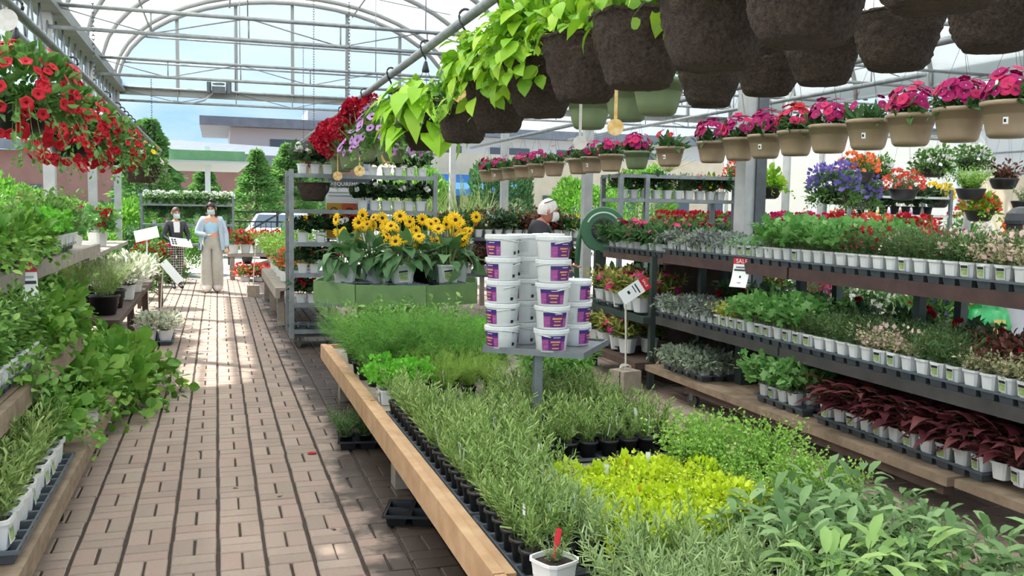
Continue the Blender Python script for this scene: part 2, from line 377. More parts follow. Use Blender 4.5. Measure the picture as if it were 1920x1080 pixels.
# unseen roof sheet added on the left to keep direct sun off the near aisle
ceiling2 = struct('ceiling_side')
V = [arch(X0 - BAY - .05, BAY - .2, y, t, .04) for y in (-3, 11.0) for t in np.linspace(0, 1, 17)]
link('roof_sheet', MB().add(V, [(i, i + 1, i + 18, i + 17) for i in range(16)]).mesh('roof_sheet', ROOF, True), ceiling2)
# right side: columns and gutters -----------------------------------
wall_right = struct('wall_right')
for k in (1, 2):
    gx = X0 + BAY * k - .1
    link('gutter', MB().bbox((gx - .1, 2, ZS + .02), (gx + .1, 18.4, ZS + .24)).mesh('gutter', mat('blue_grey_gutter', '#93a4ad', .45, .2)), wall_right)
col = link('column', None, wall_right, (4.55, 7.28, 0)); col.empty_display_size = .1
link('column_web', MB().box((-.02, 0, 1.85), (.1, .17, 3.7)).mesh('column_web', POSTM), col)
link('column_right_half', MB().box((.08, -.03, 1.85), (.1, .16, 3.7)).mesh('column_right_half', DARKST), col)  # right half of the box column, darker in colour than the left
pp = MB().lathe([(.055, 0), (.055, 3.7)], 12).mesh('pipe_post', POSTM, True)
for x, y in ((4.55, 11.05), (4.55, 14.65), (4.55, 18.2)): link('post', postm, wall_right, (x, y, 0))
for x, y in ((10.85, 11.2), (10.85, 14.8), (10.85, 7.5), (10.85, 18.2), (7.7, 11.3)): link('post', pp, wall_right, (x, y, 0))
for y in (3.0, 6.0, 9.0, 12.0, 15.0): link('post', pp, wall_right, (17.3, y, 0))
link('wall_sheet', MB().add([(17.35, 0, 0), (17.35, 18.3, 0), (17.35, 18.3, 3.8), (17.35, 0, 3.8)], [(0, 1, 2, 3)]).mesh('wall_sheet', WALLF), wall_right)
for j in range(9): link('wall_panel', MB().bbox((17.2, 2 * j, 0), (17.24, 2 * j + 1.985, 2.55)).mesh('wall_panel', mat('beige_wall_panel', '#b9b09c', .8)), wall_right)
for z in (2.6, 3.1): link('wall_rail', tube_mesh('wall_rail', [(17.3, 0, z), (17.3, 9, z), (17.3, 18.2, z)], .025, GAL), wall_right)
# far gable ----------------------------------------------------------
wall_far = struct('wall_far')
for k in range(3):
    x0 = X0 + BAY * k; w = BAY - .2
    A = [arch(x0, w, 18.3, t) for t in np.linspace(0, 1, 25)]
    link('gable_sheet', MB().add(A, [tuple(range(25))]).mesh('gable_sheet', GABLE), wall_far)
    link('gable_beam', MB().bbox((x0, 18.24, ZS - .08), (x0 + w, 18.36, ZS + .06)).mesh('gable_beam', ALU), wall_far)
    for j in range(1, 6):
        t = math.acos(1 - 2 * j / 6) / math.pi; p = arch(x0, w, 18.27, t)
        link('gable_bar', MB().bbox((p[0] - .03, 18.24, ZS), (p[0] + .03, 18.3, p[2])).mesh('gable_bar', ALU), wall_far)
    for z in (4.15, 4.62):
        c = math.sqrt(max(0, 1 - ((z - ZS) / RISE) ** 2)) * w / 2
        link('gable_rail', tube_mesh('gable_rail', [(x0 + w / 2 - c, 18.25, z), (x0 + w / 2, 18.25, z), (x0 + w / 2 + c, 18.25, z)], .018, GAL), wall_far)
# right-hand bays close with film below the gable too
link('end_sheet', MB().add([(10.9, 18.3, 0), (17.3, 18.3, 0), (17.3, 18.3, ZS), (10.9, 18.3, ZS)], [(0, 1, 2, 3)]).mesh('end_sheet', WALLF), wall_far)

# hanging pipes --------------------------------------------------------
def pipe(label, x, z, y0, y1, r=.024):
    t = thing('hanging_rail', label, 'rail', (x, y0, z))
    link('pipe', tube_mesh('pipe', [(0, 0, 0), (0, (y1 - y0) / 2, 0), (0, y1 - y0, 0)], r, GAL, 10), t)
    return t
ra = pipe('grey steel rail of red petunia baskets above the shelves left of the aisle', -.9, 2.5, 1.5, 16.8)
rb = pipe('thick grey steel rail carrying coir baskets above the herb table', 1.3, 2.63, .3, 15.6, .028)
rc = pipe('steel rail with second row of coir baskets behind the herb table rail', 2.35, 2.9, .3, 9.0)
rd = pipe('long steel rail holding the row of tan impatiens pots', 4.2, 2.66, .6, 15.5)
CHAINM = mat('chain_steel', '#5e6264', .4, .8)
def chain(label, x, y, z0, z1):
    mb = MB(); n = int((z1 - z0) / .034)
    for i in range(n):
        a = np.linspace(0, 2 * math.pi, 9)[:-1]; P = np.stack([np.cos(a) * .011, 0 * a, np.sin(a) * .021], 1)
        if i % 2: P = P[:, [1, 0, 2]]
        mb.tube(P + np.array((0, 0, (i + .5) * .034)), .004, 4, closed=True)
    t = thing('hanging_chain', label, 'chain', (x, y, z0)); link('chain_links', mb.mesh('chain_links', CHAINM), t, kind='stuff')
chain('long steel chain dropping from the roof to the herb table rail', 1.3, 9.6, 2.65, 5.2)
chain('chain at the far end of the herb table rail beside white pots', 1.3, 13.2, 2.65, 4.6)
chain('short chain with twin strands behind the far end of the rail', 1.35, 15.4, 2.65, 4.2)
chain('rusty chain holding the petunia rail beside the gutter', -.9, 7.9, 2.52, 3.46)
chain('chain on the petunia rail close to the far gable', -.9, 14.6, 2.52, 3.46)
chain('chain holding the second coir rail beside the dark column', 2.35, 7.35, 2.92, 3.46)
t = thing('heater_valve', 'small grey valve block hanging on the gable beam', 'valve', (.05, 18.1, 3.72))
link('valve_body', MB().box((0, 0, 0), (.24, .1, .12)).lathe([(.05, -.06), (.05, .16)], 10, (.18, 0, 0)).lathe([(.04, -.06), (.04, .14)], 10, (-.17, 0, 0)).mesh('valve_body', DARKST), t)
link('handwheel', MB().tube([(.1 * math.cos(a), .1 * math.sin(a), .11) for a in np.linspace(0, 6.283, 13)[:-1]], .012, 5, closed=True).mesh('handwheel', DARKST), t)
link('hose', MB().tube([(-.1, 0, -.05), (-.25, 0, -.2), (-.5, 0, -.28), (-.8, 0, -.24)], .015, 5).mesh('hose', GAL), t)

# ================================================================== pots, leaves and flowers
WHITEP = mat('white_plastic', '#e4e6e4', .35); BLACKP = mat('black_plastic', '#1d1f21', .4); GREYP = mat('grey_plastic', '#4d5357', .45); DGREY = mat('grey_tray_plastic', '#50575c', .45)
TANP = mat('tan_plastic', '#95826a', .5, 0, (3, '#a08d74')); GREENP = mat('olive_green_plastic', '#6f7f5c', .45); SOIL = mat('potting_soil', '#2b211a', .95, 0, (60, '#43352a'), (90, .6))
COIR = mat('coir_fibre', '#2a211b', .95, 0, (90, '#4c3e32'), (190, 1.0)); CARDB = mat('label_black', '#26282a', .5); CARDG = mat('label_green', '#7f9c5a', .5, 0, (40, '#c7d19a')); CARDW = mat('label_white', '#eef0ee', .45)
CARDO = mat('label_orange', '#d9862c', .5); CARDR = mat('label_red', '#c3202f', .5); INK = mat('black_ink', '#222426', .6); WIRE = mat('hanger_wire', '#55595a', .5, .5)
def lathe_mesh(name, prof, n, mats, sq=0, soil=None, rot=0, disp=None, smooth=True):
    mb = MB().lathe(prof, n, sq=sq, rot=rot, disp=disp)
    if soil: mb.lathe([(soil[0], soil[1]), (soil[0] * .5, soil[1] + .004)], n, m=1, sq=sq, rot=rot)
    return mb.mesh(name, mats, smooth)
def cup(rb, rtp, h, rim=.004, lip=.012):
    return [(rb * .92, 0), (rb, .004), (rtp - .002, h - lip), (rtp + rim, h - lip), (rtp + rim, h), (rtp - .004, h), (rtp - .008, h * .55)]
POT_W = lathe_mesh('pot_white', cup(.036, .046, .092), 20, [WHITEP, SOIL], 5, (.043, .08), smooth=False)
POT_WL = lathe_mesh('pot_white_large', cup(.062, .082, .15), 20, [WHITEP, SOIL], 5, (.076, .13), smooth=False)
POT_B = lathe_mesh('pot_black', cup(.034, .046, .085), 16, [BLACKP, SOIL], 0, (.041, .072))
POT_BL = lathe_mesh('pot_black_large', cup(.1, .135, .19, .007, .02), 20, [BLACKP, SOIL], 0, (.125, .16))
POT_TAN = lathe_mesh('pot_tan', [(.088, 0), (.1, .012), (.104, .022), (.1065, .03), (.133, .16), (.142, .163), (.145, .185), (.137, .188), (.128, .12)], 24, [TANP, SOIL], 0, (.13, .165))
POT_GREEN = lathe_mesh('pot_green', [(.082, 0), (.096, .01), (.112, .06), (.133, .16), (.142, .165), (.144, .185), (.136, .188), (.128, .12)], 32, [GREENP, SOIL], 0, (.13, .165), disp=lambda V: V * np.where(np.arange(len(V)) % 2, 1, .975)[:, None] ** np.array((1, 1, 0)))
def coir_mesh(seed, R_=.16, H=.215):
    z = np.linspace(0, 1, 26); prof = [(R_ * .3, 0)] + [(R_ * (.62 + .40 * q ** .85) * (1.0 if q > .05 else .95), H * q) for q in z] + [(R_ * 1.05, H), (R_ * 1.04, H + .012), (R_ * .96, H + .012), (R_ * .9, H * .75)]
    def d(V):
        W = V.copy()
        for i, p in enumerate(V):
            q = Vector(p) * 28 + Vector((seed * 7, 0, 0)); f = noise.fractal(q, 1.0, 2.0, 3) * .008 + noise.noise(Vector(p) * 75 + Vector((0, seed, 0))) * .006 + noise.noise(Vector(p) * 9 + Vector((seed, 3, 1))) * .012
            rr = math.hypot(p[0], p[1]) + 1e-6; W[i, 0] += p[0] / rr * f; W[i, 1] += p[1] / rr * f; W[i, 2] += f * .35
        return W
    return lathe_mesh('pot_coir', prof, 84, [COIR, SOIL], 0, (R_ * .9, H * .9), disp=d)
COIRS = [coir_mesh(1), coir_mesh(2)]
POT_DISH = lathe_mesh('pot_dish', [(.1, 0), (.13, .02), (.165, .11), (.172, .13), (.165, .135), (.15, .1)], 20, [BLACKP, SOIL], 0, (.155, .115))
# printed pot label, stuck to the front of a white pot
def card(w, h, bands):
    mb = MB(); mb.box((0, 0, h / 2), (.0012, w, h), 0)
    for z0, z1, m in bands: mb.box((-.001, 0, h * (z0 + z1) / 2), (.0006, w * .88, h * (z1 - z0)), m)
    return mb.mesh('label_card', [CARDW, CARDG, CARDB, CARDO])
LAB = card(.05, .062, [(.08, .68, 1), (.7, .93, 2)]); LAB2 = card(.05, .06, [(.1, .5, 0), (.62, .7, 2), (.76, .82, 2)]); LABL = card(.085, .1, [(.1, .75, 1), (.78, .94, 2)])
# plant tags pushed into the soil
def tagmesh(nm, wide, tall, m0, m1):
    mb = MB(); mb.box((0, 0, .02), (.0012, wide * .45, .05), 0); mb.box((0, 0, .045 + tall / 2), (.0012, wide, tall), 0)
    mb.box((-.001, 0, .045 + tall * .5), (.0005, wide * .8, tall * .78), 1); mb.box((.001, 0, .045 + tall * .5), (.0005, wide * .8, tall * .78), 1)
    return mb.mesh(nm, [m0, m1])
TAGW = tagmesh('plant_tag', .018, .03, CARDW, mat('tag_grey_print', '#8d948c', .5)); TAGO = tagmesh('plant_tag', .02, .045, CARDO, mat('tag_orange_print', '#d99a4c', .5)); TAGK = tagmesh('plant_tag', .018, .035, CARDW, CARDB); TAGR = tagmesh('plant_tag', .024, .055, CARDR, CARDR); TAGL = tagmesh('plant_tag', .02, .04, mat('tag_clear', '#cfd6d0', .3), CARDW)

STEM = leafmat('stem_green', ['#5f7a3c', '#86945a'], .1); STEMD = leafmat('stem_brown', ['#5a4a34', '#74603f'], 0)
LM = {
    'rosemary': ['#5e8038', '#92b060', '#c8d890'], 'silver': ['#7a965a', '#acc088', '#98b46c'], 'oregano': ['#a3c31a', '#cfe32a', '#e6f05a'], 'thyme': ['#6fa63a', '#9ac852', '#bede78'],
    'sage': ['#5c7f48', '#7c9f62', '#a2bf84'], 'sagepale': ['#74994e', '#94b866', '#b2cc80'], 'dill': ['#4a8430', '#6aa444', '#92c05c'], 'parsley': ['#4c9a24', '#6fbf36', '#8fd050'], 'feather': ['#6f9c3c', '#94b852', '#b4c86a'],
    'mint': ['#4e8034', '#74a44a', '#9cc068'], 'pepper': ['#3c7428', '#5c9638', '#82b04a'], 'trail': ['#467a28', '#6c9f3a', '#9cc256'], 'trade': ['#4d4650', '#7d877c', '#a9b3a4'], 'tradegreen': ['#4f5e4c', '#8a9a82', '#b4bfa6'],
    'ivyger': ['#4f8a3c', '#76ad5a', '#9cc680'], 'bacopa': ['#6f9678', '#93b494', '#b3cbb0'], 'impat': ['#2c5426', '#44703a', '#5d7f48'], 'varieg': ['#3f6426', '#8c9a44', '#e0d27c'], 'burg': ['#4a2026', '#6a343a', '#86524e'],
    'lime': ['#7cb01c', '#98cc2c', '#b6de52'], 'limebk': ['#5c9420', '#8abc2c', '#b4d840'], 'petun': ['#3d6b2c', '#5f8f42', '#83aa60'], 'geran': ['#3c7030', '#5b8f44', '#7da85c'], 'begon': ['#23402a', '#3c5c3a', '#55713c'],
    'sunfl': ['#3f6a3a', '#5d8752', '#7c9f70'], 'fine': ['#3f6236', '#5f8450', '#86a46c'], 'cream': ['#5a7a4a', '#c9c29c', '#efe3c4'], 'whitevar': ['#5f8050', '#d6d8bc', '#f4f2e4'], 'yellowvar': ['#86a03a', '#c2c456', '#e0d886'],
    'grass': ['#7fa04c', '#aebf72', '#d2d8a4'], 'conifer': ['#5a8a4a', '#7cab5c', '#a4c878'], 'bush': ['#4c8a2c', '#78b040', '#a6d060'], 'bushdk': ['#35663a', '#527f4a', '#7c9f68'], 'bronze': ['#4a2c2c', '#6a4038', '#7d5a44'],
}
LEAF = {k: leafmat('leaf_' + k, v, .32) for k, v in LM.items()}
FM = {'red': ['#98081a', '#b40e22', '#c81c30'], 'crimson': ['#8c061c', '#a80c28', '#b81634'], 'magenta': ['#980058', '#b00664', '#c01674'], 'pink': ['#b80c4c', '#cc1c5c', '#d83c74'], 'lilac': ['#b684c4', '#cc9cd4', '#d8b4dc'], 'white': ['#dcdcd4', '#f2f2ea', '#fafaf4'], 'yellow': ['#e6b400', '#f6cc04', '#fcdc20'], 'orange': ['#dc4a20', '#ec6a30', '#f08850'], 'purple': ['#5a4a9c', '#7a68b8', '#9484c8'], 'palepink': ['#e0b0b0', '#f0ccc4', '#f8e4dc'], 'dark': ['#2a1210', '#3a1c14', '#4a2818'], 'coral': ['#d03c34', '#e45444', '#ee7a60']}
PET = {k: leafmat('petal_' + k, v, .25, .6) for k, v in FM.items()}
def fol(name, key, fn, nvar=2, extra=None):
    """a species' foliage: nvar meshes made by fn(mb, seed)"""
    out = []
    for i in range(nvar):
        mb = MB(); fn(mb, 17 * i + len(name)); out.append(mb.mesh(name, [LEAF[key], STEM] + (extra or [])))
    return out
S = {}
S['rosemary'] = fol('rosemary_foliage', 'rosemary', lambda b, s: herb(b, s, 10, .2, .085, 28, .036, .0078, 'needle', .025, 48, hv=.6, stem=.002), 5)
S['silver'] = fol('silver_foliage', 'silver', lambda b, s: herb(b, s, 16, .17, .1, 26, .042, .007, 'needle', .03, 55, hv=.4), 3)
S['oregano'] = fol('oregano_foliage', 'oregano', lambda b, s: (herb(b, s, 46, .13, .105, 11, .026, .02, 'diamond', .04, 70, hv=.3), mound(b, s + 5, 260, .11, .1, .028, .021, 'diamond', inner=.8, z0=.02)), 3)
S['thyme'] = fol('thyme_foliage', 'thyme', lambda b, s: herb(b, s, 85, .22, .14, 16, .03, .021, 'diamond', .05, 65, hv=.45), 3)
S['dill'] = fol('dill_foliage', 'dill', lambda b, s: herb(b, s, 20, .42, .3, 120, .06, .0024, 'needle', .03, 68, start=.25, hv=.6, taper=.25, roll=1.5, stem=.0022, pw=1.9), 4)
S['parsley'] = fol('parsley_foliage', 'parsley', lambda b, s: (herb(b, s, 34, .15, .13, 5, .034, .034, 'lobed', .04, 60, hv=.4, start=.5), mound(b, s, 130, .12, .1, .034, .034, 'lobed', inner=.75, z0=.05)), 2)
S['feather'] = fol('feathery_foliage', 'feather', lambda b, s: herb(b, s, 26, .2, .13, 60, .036, .0024, 'needle', .03, 50, hv=.4, taper=.2, roll=1.5), 2)
S['mint'] = fol('mint_foliage', 'mint', lambda b, s: herb(b, s, 16, .3, .11, 13, .055, .03, 'oval', .03, 70, hv=.4), 3)
S['pepper'] = fol('pepper_foliage', 'pepper', lambda b, s: herb(b, s, 12, .32, .14, 11, .085, .038, 'oval', .03, 65, hv=.45, start=.3), 2)
S['trail'] = fol('trailing_foliage', 'trail', lambda b, s: (herb(b, s, 26, .17, .2, 10, .055, .045, 'oval', .04, 70, droop=.2, hv=.4), mound(b, s, 60, .12, .12, .055, .045, 'oval', inner=.7, z0=.03)), 3)
S['trailbig'] = fol('strawberry_foliage', 'trail', lambda b, s: (herb(b, s, 30, .22, .26, 8, .075, .065, 'oval', .04, 75, droop=.26, hv=.4, start=.35), mound(b, s, 50, .16, .15, .07, .06, 'oval', inner=.7, z0=.04)), 3)
S['trade'] = fol('wandering_foliage', 'trade', lambda b, s: herb(b, s, 24, .1, .12, 10, .055, .02, 'oval', .035, 65, droop=.1, hv=.4, ms=0), 3)
S['tradegreen'] = fol('silver_striped_foliage', 'tradegreen', lambda b, s: herb(b, s, 24, .1, .12, 10, .055, .022, 'oval', .035, 65, droop=.1, hv=.4, ms=0), 3)
S['bacopa'] = fol('silvery_foliage', 'bacopa', lambda b, s: herb(b, s, 34, .12, .13, 14, .02, .018, 'diamond', .035, 70, droop=.13, hv=.4), 2)
S['ivyger'] = fol('lobed_foliage', 'ivyger', lambda b, s: (herb(b, s, 22, .15, .1, 6, .045, .045, 'lobed', .035, 65, hv=.4, start=.35), mound(b, s, 40, .1, .1, .045, .045, 'lobed', inner=.7, z0=.04)), 3)
S['impat'] = fol('impatiens_foliage', 'impat', lambda b, s: (herb(b, s, 14, .12, .13, 9, .085, .03, 'oval', .04, 65, hv=.35, start=.3), mound(b, s, 40, .12, .08, .085, .03, 'oval', inner=.6, z0=.02)), 3)
S['varieg'] = fol('variegated_foliage', 'varieg', lambda b, s: herb(b, s, 18, .2, .15, 10, .095, .03, 'oval', .05, 60, hv=.4, start=.2), 3)
S['petun'] = fol('petunia_foliage', 'petun', lambda b, s: (herb(b, s, 60, .2, .28, 16, .046, .028, 'oval', .08, 65, droop=.36, hv=.5), mound(b, s, 600, .24, .2, .048, .03, 'oval', inner=.5, z0=.03, low=-.5)), 3)
S['geran'] = fol('geranium_foliage', 'geran', lambda b, s: (herb(b, s, 26, .2, .17, 5, .065, .065, 'lobed', .06, 65, hv=.4, start=.4), mound(b, s, 60, .15, .14, .06, .06, 'lobed', inner=.6, z0=.03)), 2)
S['begon'] = fol('begonia_foliage', 'begon', lambda b, s: (herb(b, s, 16, .16, .12, 6, .07, .055, 'heart', .04, 65, hv=.35, start=.4), mound(b, s, 20, .1, .09, .06, .05, 'heart', inner=.6, z0=.03)), 2)
S['fine'] = fol('fine_green_foliage', 'fine', lambda b, s: herb(b, s, 40, .16, .1, 14, .024, .011, 'diamond', .035, 60, hv=.45), 3)
S['cream'] = fol('cream_variegated_foliage', 'cream', lambda b, s: herb(b, s, 30, .14, .1, 11, .032, .017, 'diamond', .035, 60, hv=.45), 2)
S['whitevar'] = fol('white_variegated_foliage', 'whitevar', lambda b, s: (herb(b, s, 26, .2, .17, 12, .06, .026, 'oval', .05, 60, droop=.08, hv=.4), mound(b, s, 80, .16, .12, .055, .026, 'oval', inner=.7, z0=.06)), 2)
S['yellowvar'] = fol('yellow_foliage', 'yellowvar', lambda b, s: herb(b, s, 22, .12, .1, 9, .04, .026, 'oval', .035, 65, hv=.4), 2)
S['grass'] = fol('grass_blades', 'grass', lambda b, s: herb(b, s, 90, .05, .06, 1, .6, .012, 'needle', .05, 22, start=.05, stem=0, taper=0, lj=.3), 2)
S['lavender'] = fol('lavender_foliage', 'rosemary', lambda b, s: herb(b, s, 60, .45, .26, 40, .035, .0045, 'needle', .08, 40, hv=.4), 2)
S['limebk'] = fol('lime_foliage', 'limebk', lambda b, s: (mound(b, s, 200, .19, .2, .07, .048, 'oval', inner=.45, z0=.02), herb(b, s, 24, .2, .24, 9, .07, .045, 'oval', .08, 65, droop=.25, hv=.4)), 2)
S['bronze'] = fol('bronze_foliage', 'bronze', lambda b, s: herb(b, s, 24, .2, .17, 8, .07, .034, 'oval', .05, 60, hv=.4), 1)
S['burgfill'] = fol('burgundy_foliage', 'burg', lambda b, s: herb(b, s, 8, .1, .08, 5, .07, .055, 'point', .03, 65, hv=.4), 2)
S['sagefill'] = fol('sage_small_foliage', 'sage', lambda b, s: herb(b, s, 14, .17, .1, 8, .055, .022, 'oval', .03, 55, hv=.4), 2)
def conifer(b, s):
    G = np.random.default_rng(s); n = 5200; t = G.random(n) ** .75; az = G.random(n) * 6.283; r = (1 - t) ** .8 * 1.5 * (.35 + .65 * G.random(n) ** .5) * (1 + .18 * np.sin(t * 46))
    P = np.stack([r * np.cos(az), r * np.sin(az), .3 + t * 3.7 - r * .22], 1); D = np.stack([np.cos(az), np.sin(az), .15 + 0 * az], 1) + G.normal(0, .35, (n, 3))
    put_leaves(b, 'diamond', P, D, .24, .09, G, 0, .8)
S['conifer'] = fol('conifer_foliage', 'conifer', conifer, 2)
S['bush'] = fol('bush_foliage', 'bush', lambda b, s: mound(b, s, 5200, 1, 1, .1, .055, 'diamond', inner=.7, low=-.3), 2)
S['bushdk'] = fol('dark_bush_foliage', 'bushdk', lambda b, s: mound(b, s, 4200, 1, 1, .12, .06, 'diamond', inner=.7, low=-.3), 2)

# single leaves that can be told apart ---------------------------------
def one_leaf(name, tpl, key, L, W, petiole=.3, nv=3):
    out = []
    for i in range(nv):
        V, F = TPL[tpl]; V = V.copy(); mb = MB(); V[:, 2] -= .12 * (V[:, 1] * (1 + .5 * i)) ** 2
        V = V * np.array((W, L, L)) + np.array((0, L * petiole, 0)); mb.add(V, F, 0, (i + .5) / nv)
        if petiole: mb.tube([(0, 0, 0), (0, L * petiole * .5, .002), (0, L * petiole * 1.1, 0)], .0016, 4, 1)
        me = mb.mesh(name, [LEAF[key], STEM], True); out.append(me)
    return out
LF = {'sage': one_leaf('sage_leaf', 'blunt', 'sage', .082, .036), 'sagepale': one_leaf('sage_leaf', 'blunt', 'sagepale', .08, .034), 'burg': one_leaf('burgundy_leaf', 'point', 'burg', .12, .105), 'lime': one_leaf('lime_leaf', 'heart', 'lime', .17, .13), 'limebk': one_leaf('lime_small_leaf', 'oval', 'limebk', .085, .06, .2), 'sunfl': one_leaf('sunflower_leaf', 'heart', 'sunfl', .13, .1), 'sageblue': one_leaf('sage_leaf', 'blunt', 'bacopa', .08, .036)}
def leaf_parts(key, n, seed, h, spread, flop=.6, z0=.02, smin=.7, smax=1.15, out=.02, rise=55):
    """n separate leaves set on a plant: higher ones point up, lower ones out"""
    G = random.Random(seed); ps = []
    for i in range(n):
        t = (i + .5) / n; az = i * 2.4 + G.uniform(-.4, .4); z = z0 + h * (t ** .9) * G.uniform(.8, 1.1)
        r = out + spread * (1 - t * .75) * G.uniform(.2, .9); pitch = math.radians(G.uniform(-25, 30) * flop + rise * t)
        d = Vector((math.cos(az) * math.cos(pitch), math.sin(az) * math.cos(pitch), math.sin(pitch)))
        q = d.to_track_quat('Y', 'Z').to_euler()
        ps.append(('leaf', G.choice(LF[key]), (math.cos(az) * r, math.sin(az) * r, z), q, G.uniform(smin, smax)))
    return ps

def drape(key, n, seed, rx, rz, z0, low=-.35, smin=.8, smax=1.2, hang=.75, side=None):
    """separate leaves lying over the outside of a hanging clump, tips drooping"""
    G = random.Random(seed); ps = []
    for i in range(n):
        for _ in range(50):
            d = Vector((G.gauss(0, 1), G.gauss(0, 1), G.gauss(.15, .8))).normalized()
            if d.z < low or (side and d.x * side[0] + d.y * side[1] < -.3): continue
            break
        p = Vector((d.x * rx, d.y * rx, z0 + d.z * rz)) * G.uniform(.85, 1.05)
        o = Vector((d.x, d.y, 0)).normalized() + Vector((G.gauss(0, .35), G.gauss(0, .35), 0)); t = (o * G.uniform(.5, 1.0) + Vector((0, 0, -hang * G.uniform(.5, 1.3) + .5 * max(0, d.z)))).normalized()
        nn = (d + Vector((0, 0, .4))).normalized(); x = t.cross(nn).normalized(); nn = x.cross(t)
        q = Matrix((x, t, nn)).transposed().to_euler(); ps.append(('leaf', G.choice(LF[key]), p, q, G.uniform(smin, smax)))
    return ps

# flowers ----------------------------------------------------------------
def petals(mb, n, r, w, m, curl=.0, inner=.12, ph=0., G=random):
    for i in range(n):
        a = 2 * math.pi * i / n + ph; V = []
        for q, ww, z in ((inner, .16, 0), (.55, .5, .1), (.88, .46, .06), (1.0, .1, -.03)): V += [(q * r, -ww * w * r, (z + curl * q * q) * r), (q * r, ww * w * r, (z + curl * q * q) * r)]
        mb.add(np.array(V) @ rotmat('Z', a).T, [(0, 2, 3, 1), (2, 4, 5, 3), (4, 6, 7, 5)], m, G.random())
def flower(kind, color, r):
    mb = MB(); mats = [PET[color]]
    if kind == 'petunia':
        k = 15; prof = [(.1, -.35), (.3, -.08), (.8, .08), (1.0, .02)]; V = []; F = []
        for q, z in prof:
            for i in range(k): a = 6.283 * i / k; rr = q * (1 + (.1 * math.cos(5 * a) if q > .5 else 0)); V.append((rr * r * math.cos(a), rr * r * math.sin(a), z * r))
        for j in range(3):
            for i in range(k): F.append((j * k + i, j * k + (i + 1) % k, (j + 1) * k + (i + 1) % k, (j + 1) * k + i))
        mb.add(V, F[k:], 0, random.random()); mb.add(V, F[:k], 1, .5); mats.append(PET['dark' if color == 'lilac' else color])
    elif kind == 'impatiens':
        petals(mb, 5, r, 1.25, 0, .05); mb.lathe([(.1 * r, .04 * r), (.02 * r, .1 * r)], 6, m=1); mats.append(PET['white' if color in ('magenta',) else 'dark'])
    elif kind == 'geranium':
        G = np.random.default_rng(int(r * 1000)); n = 70; d = nrm(G.normal(0, 1, (n, 3))); d[:, 2] = np.abs(d[:, 2]) * 1.1 - .25
        put_leaves(mb, 'lobed', d * r * .72, d + G.normal(0, .5, (n, 3)), r * .45, r * .45, G, 0, 1.2); mb.tube([(0, 0, -r * 2), (0, 0, -r), (0, 0, 0)], r * .06, 4, 1); mats.append(STEM)
    elif kind == 'sunflower':
        petals(mb, 14, r, .25, 0, -.05, .22); petals(mb, 11, r * .82, .24, 0, .16, .22, .2); mb.lathe([(.25 * r, -.03 * r), (.25 * r, .08 * r), (.15 * r, .12 * r), (.01 * r, .1 * r)], 12, m=1); mats.append(PET['dark'])
    elif kind == 'rose':
        G = np.random.default_rng(int(r * 3000)); n = 26; d = nrm(G.normal(0, 1, (n, 3))); d[:, 2] = np.abs(d[:, 2]); put_leaves(mb, 'oval', d * r * .35, d + np.array((0, 0, .3)), r * .75, r * .8, G, 0, 1.0)
    elif kind == 'spike':
        G = np.random.default_rng(5); n = 60; t = G.random(n); az = G.random(n) * 6.3; P = np.stack([.18 * r * np.cos(az), .18 * r * np.sin(az), t * r * 2.4], 1); put_leaves(mb, 'diamond', P, np.stack([np.cos(az), np.sin(az), .6 + 0 * az], 1), r * .3, r * .2, G)
    return mb.mesh(kind + '_' + color, mats)
FL = {}
def fl(kind, color, r):
    k = (kind, color, r)
    if k not in FL: FL[k] = flower(*k)
    return FL[k]
def flower_parts(kind, color, r, n, seed, rx, rz, z0, up=.4, low=-.1, side=None, name='flower', jit=.15):
    """n separate blooms over the outside of a clump; side=(dx,dy) keeps most towards that way"""
    G = random.Random(seed); ps = []
    for i in range(n):
        for _ in range(60):
            d = Vector((G.gauss(0, 1), G.gauss(0, 1), G.gauss(0, 1))).normalized()
            if d.z < low: continue
            if side and d.x * side[0] + d.y * side[1] < -.25: continue
            break
        p = Vector((d.x * rx, d.y * rx, z0 + d.z * rz)) * G.uniform(.92, 1.08)
        f = (d + Vector((G.gauss(0, jit), G.gauss(0, jit), up))).normalized(); q = f.to_track_quat('Z', 'Y').to_euler(); q.rotate_axis('Z', G.uniform(0, 6.3))
        ps.append((name, fl(kind, color if isinstance(color, str) else G.choice(color), r), p, q, G.uniform(.8, 1.15)))
    return ps
# small blooms too fine to pick apart, one part
def bloom_mesh(name, color, seed, n, rx, rz, z0, L):
    mb = MB(); mound(mb, seed, n, rx, rz, L, L * .9, 'diamond', inner=.88, upw=.3, z0=z0, low=.05, roll=1.2); return mb.mesh(name, [PET[color]])
BL = {c: bloom_mesh('blossoms', c, 3, 34, .105, .13, .03, .026) for c in ('red', 'white', 'pink', 'palepink', 'magenta', 'yellow', 'coral', 'lilac', 'purple', 'orange', 'crimson')}
BLB = {c: bloom_mesh('blossoms', c, 4, 230, .22, .2, .03, .04) for c in ('red', 'white', 'pink', 'palepink', 'magenta', 'yellow', 'coral', 'lilac', 'purple', 'orange', 'crimson')}

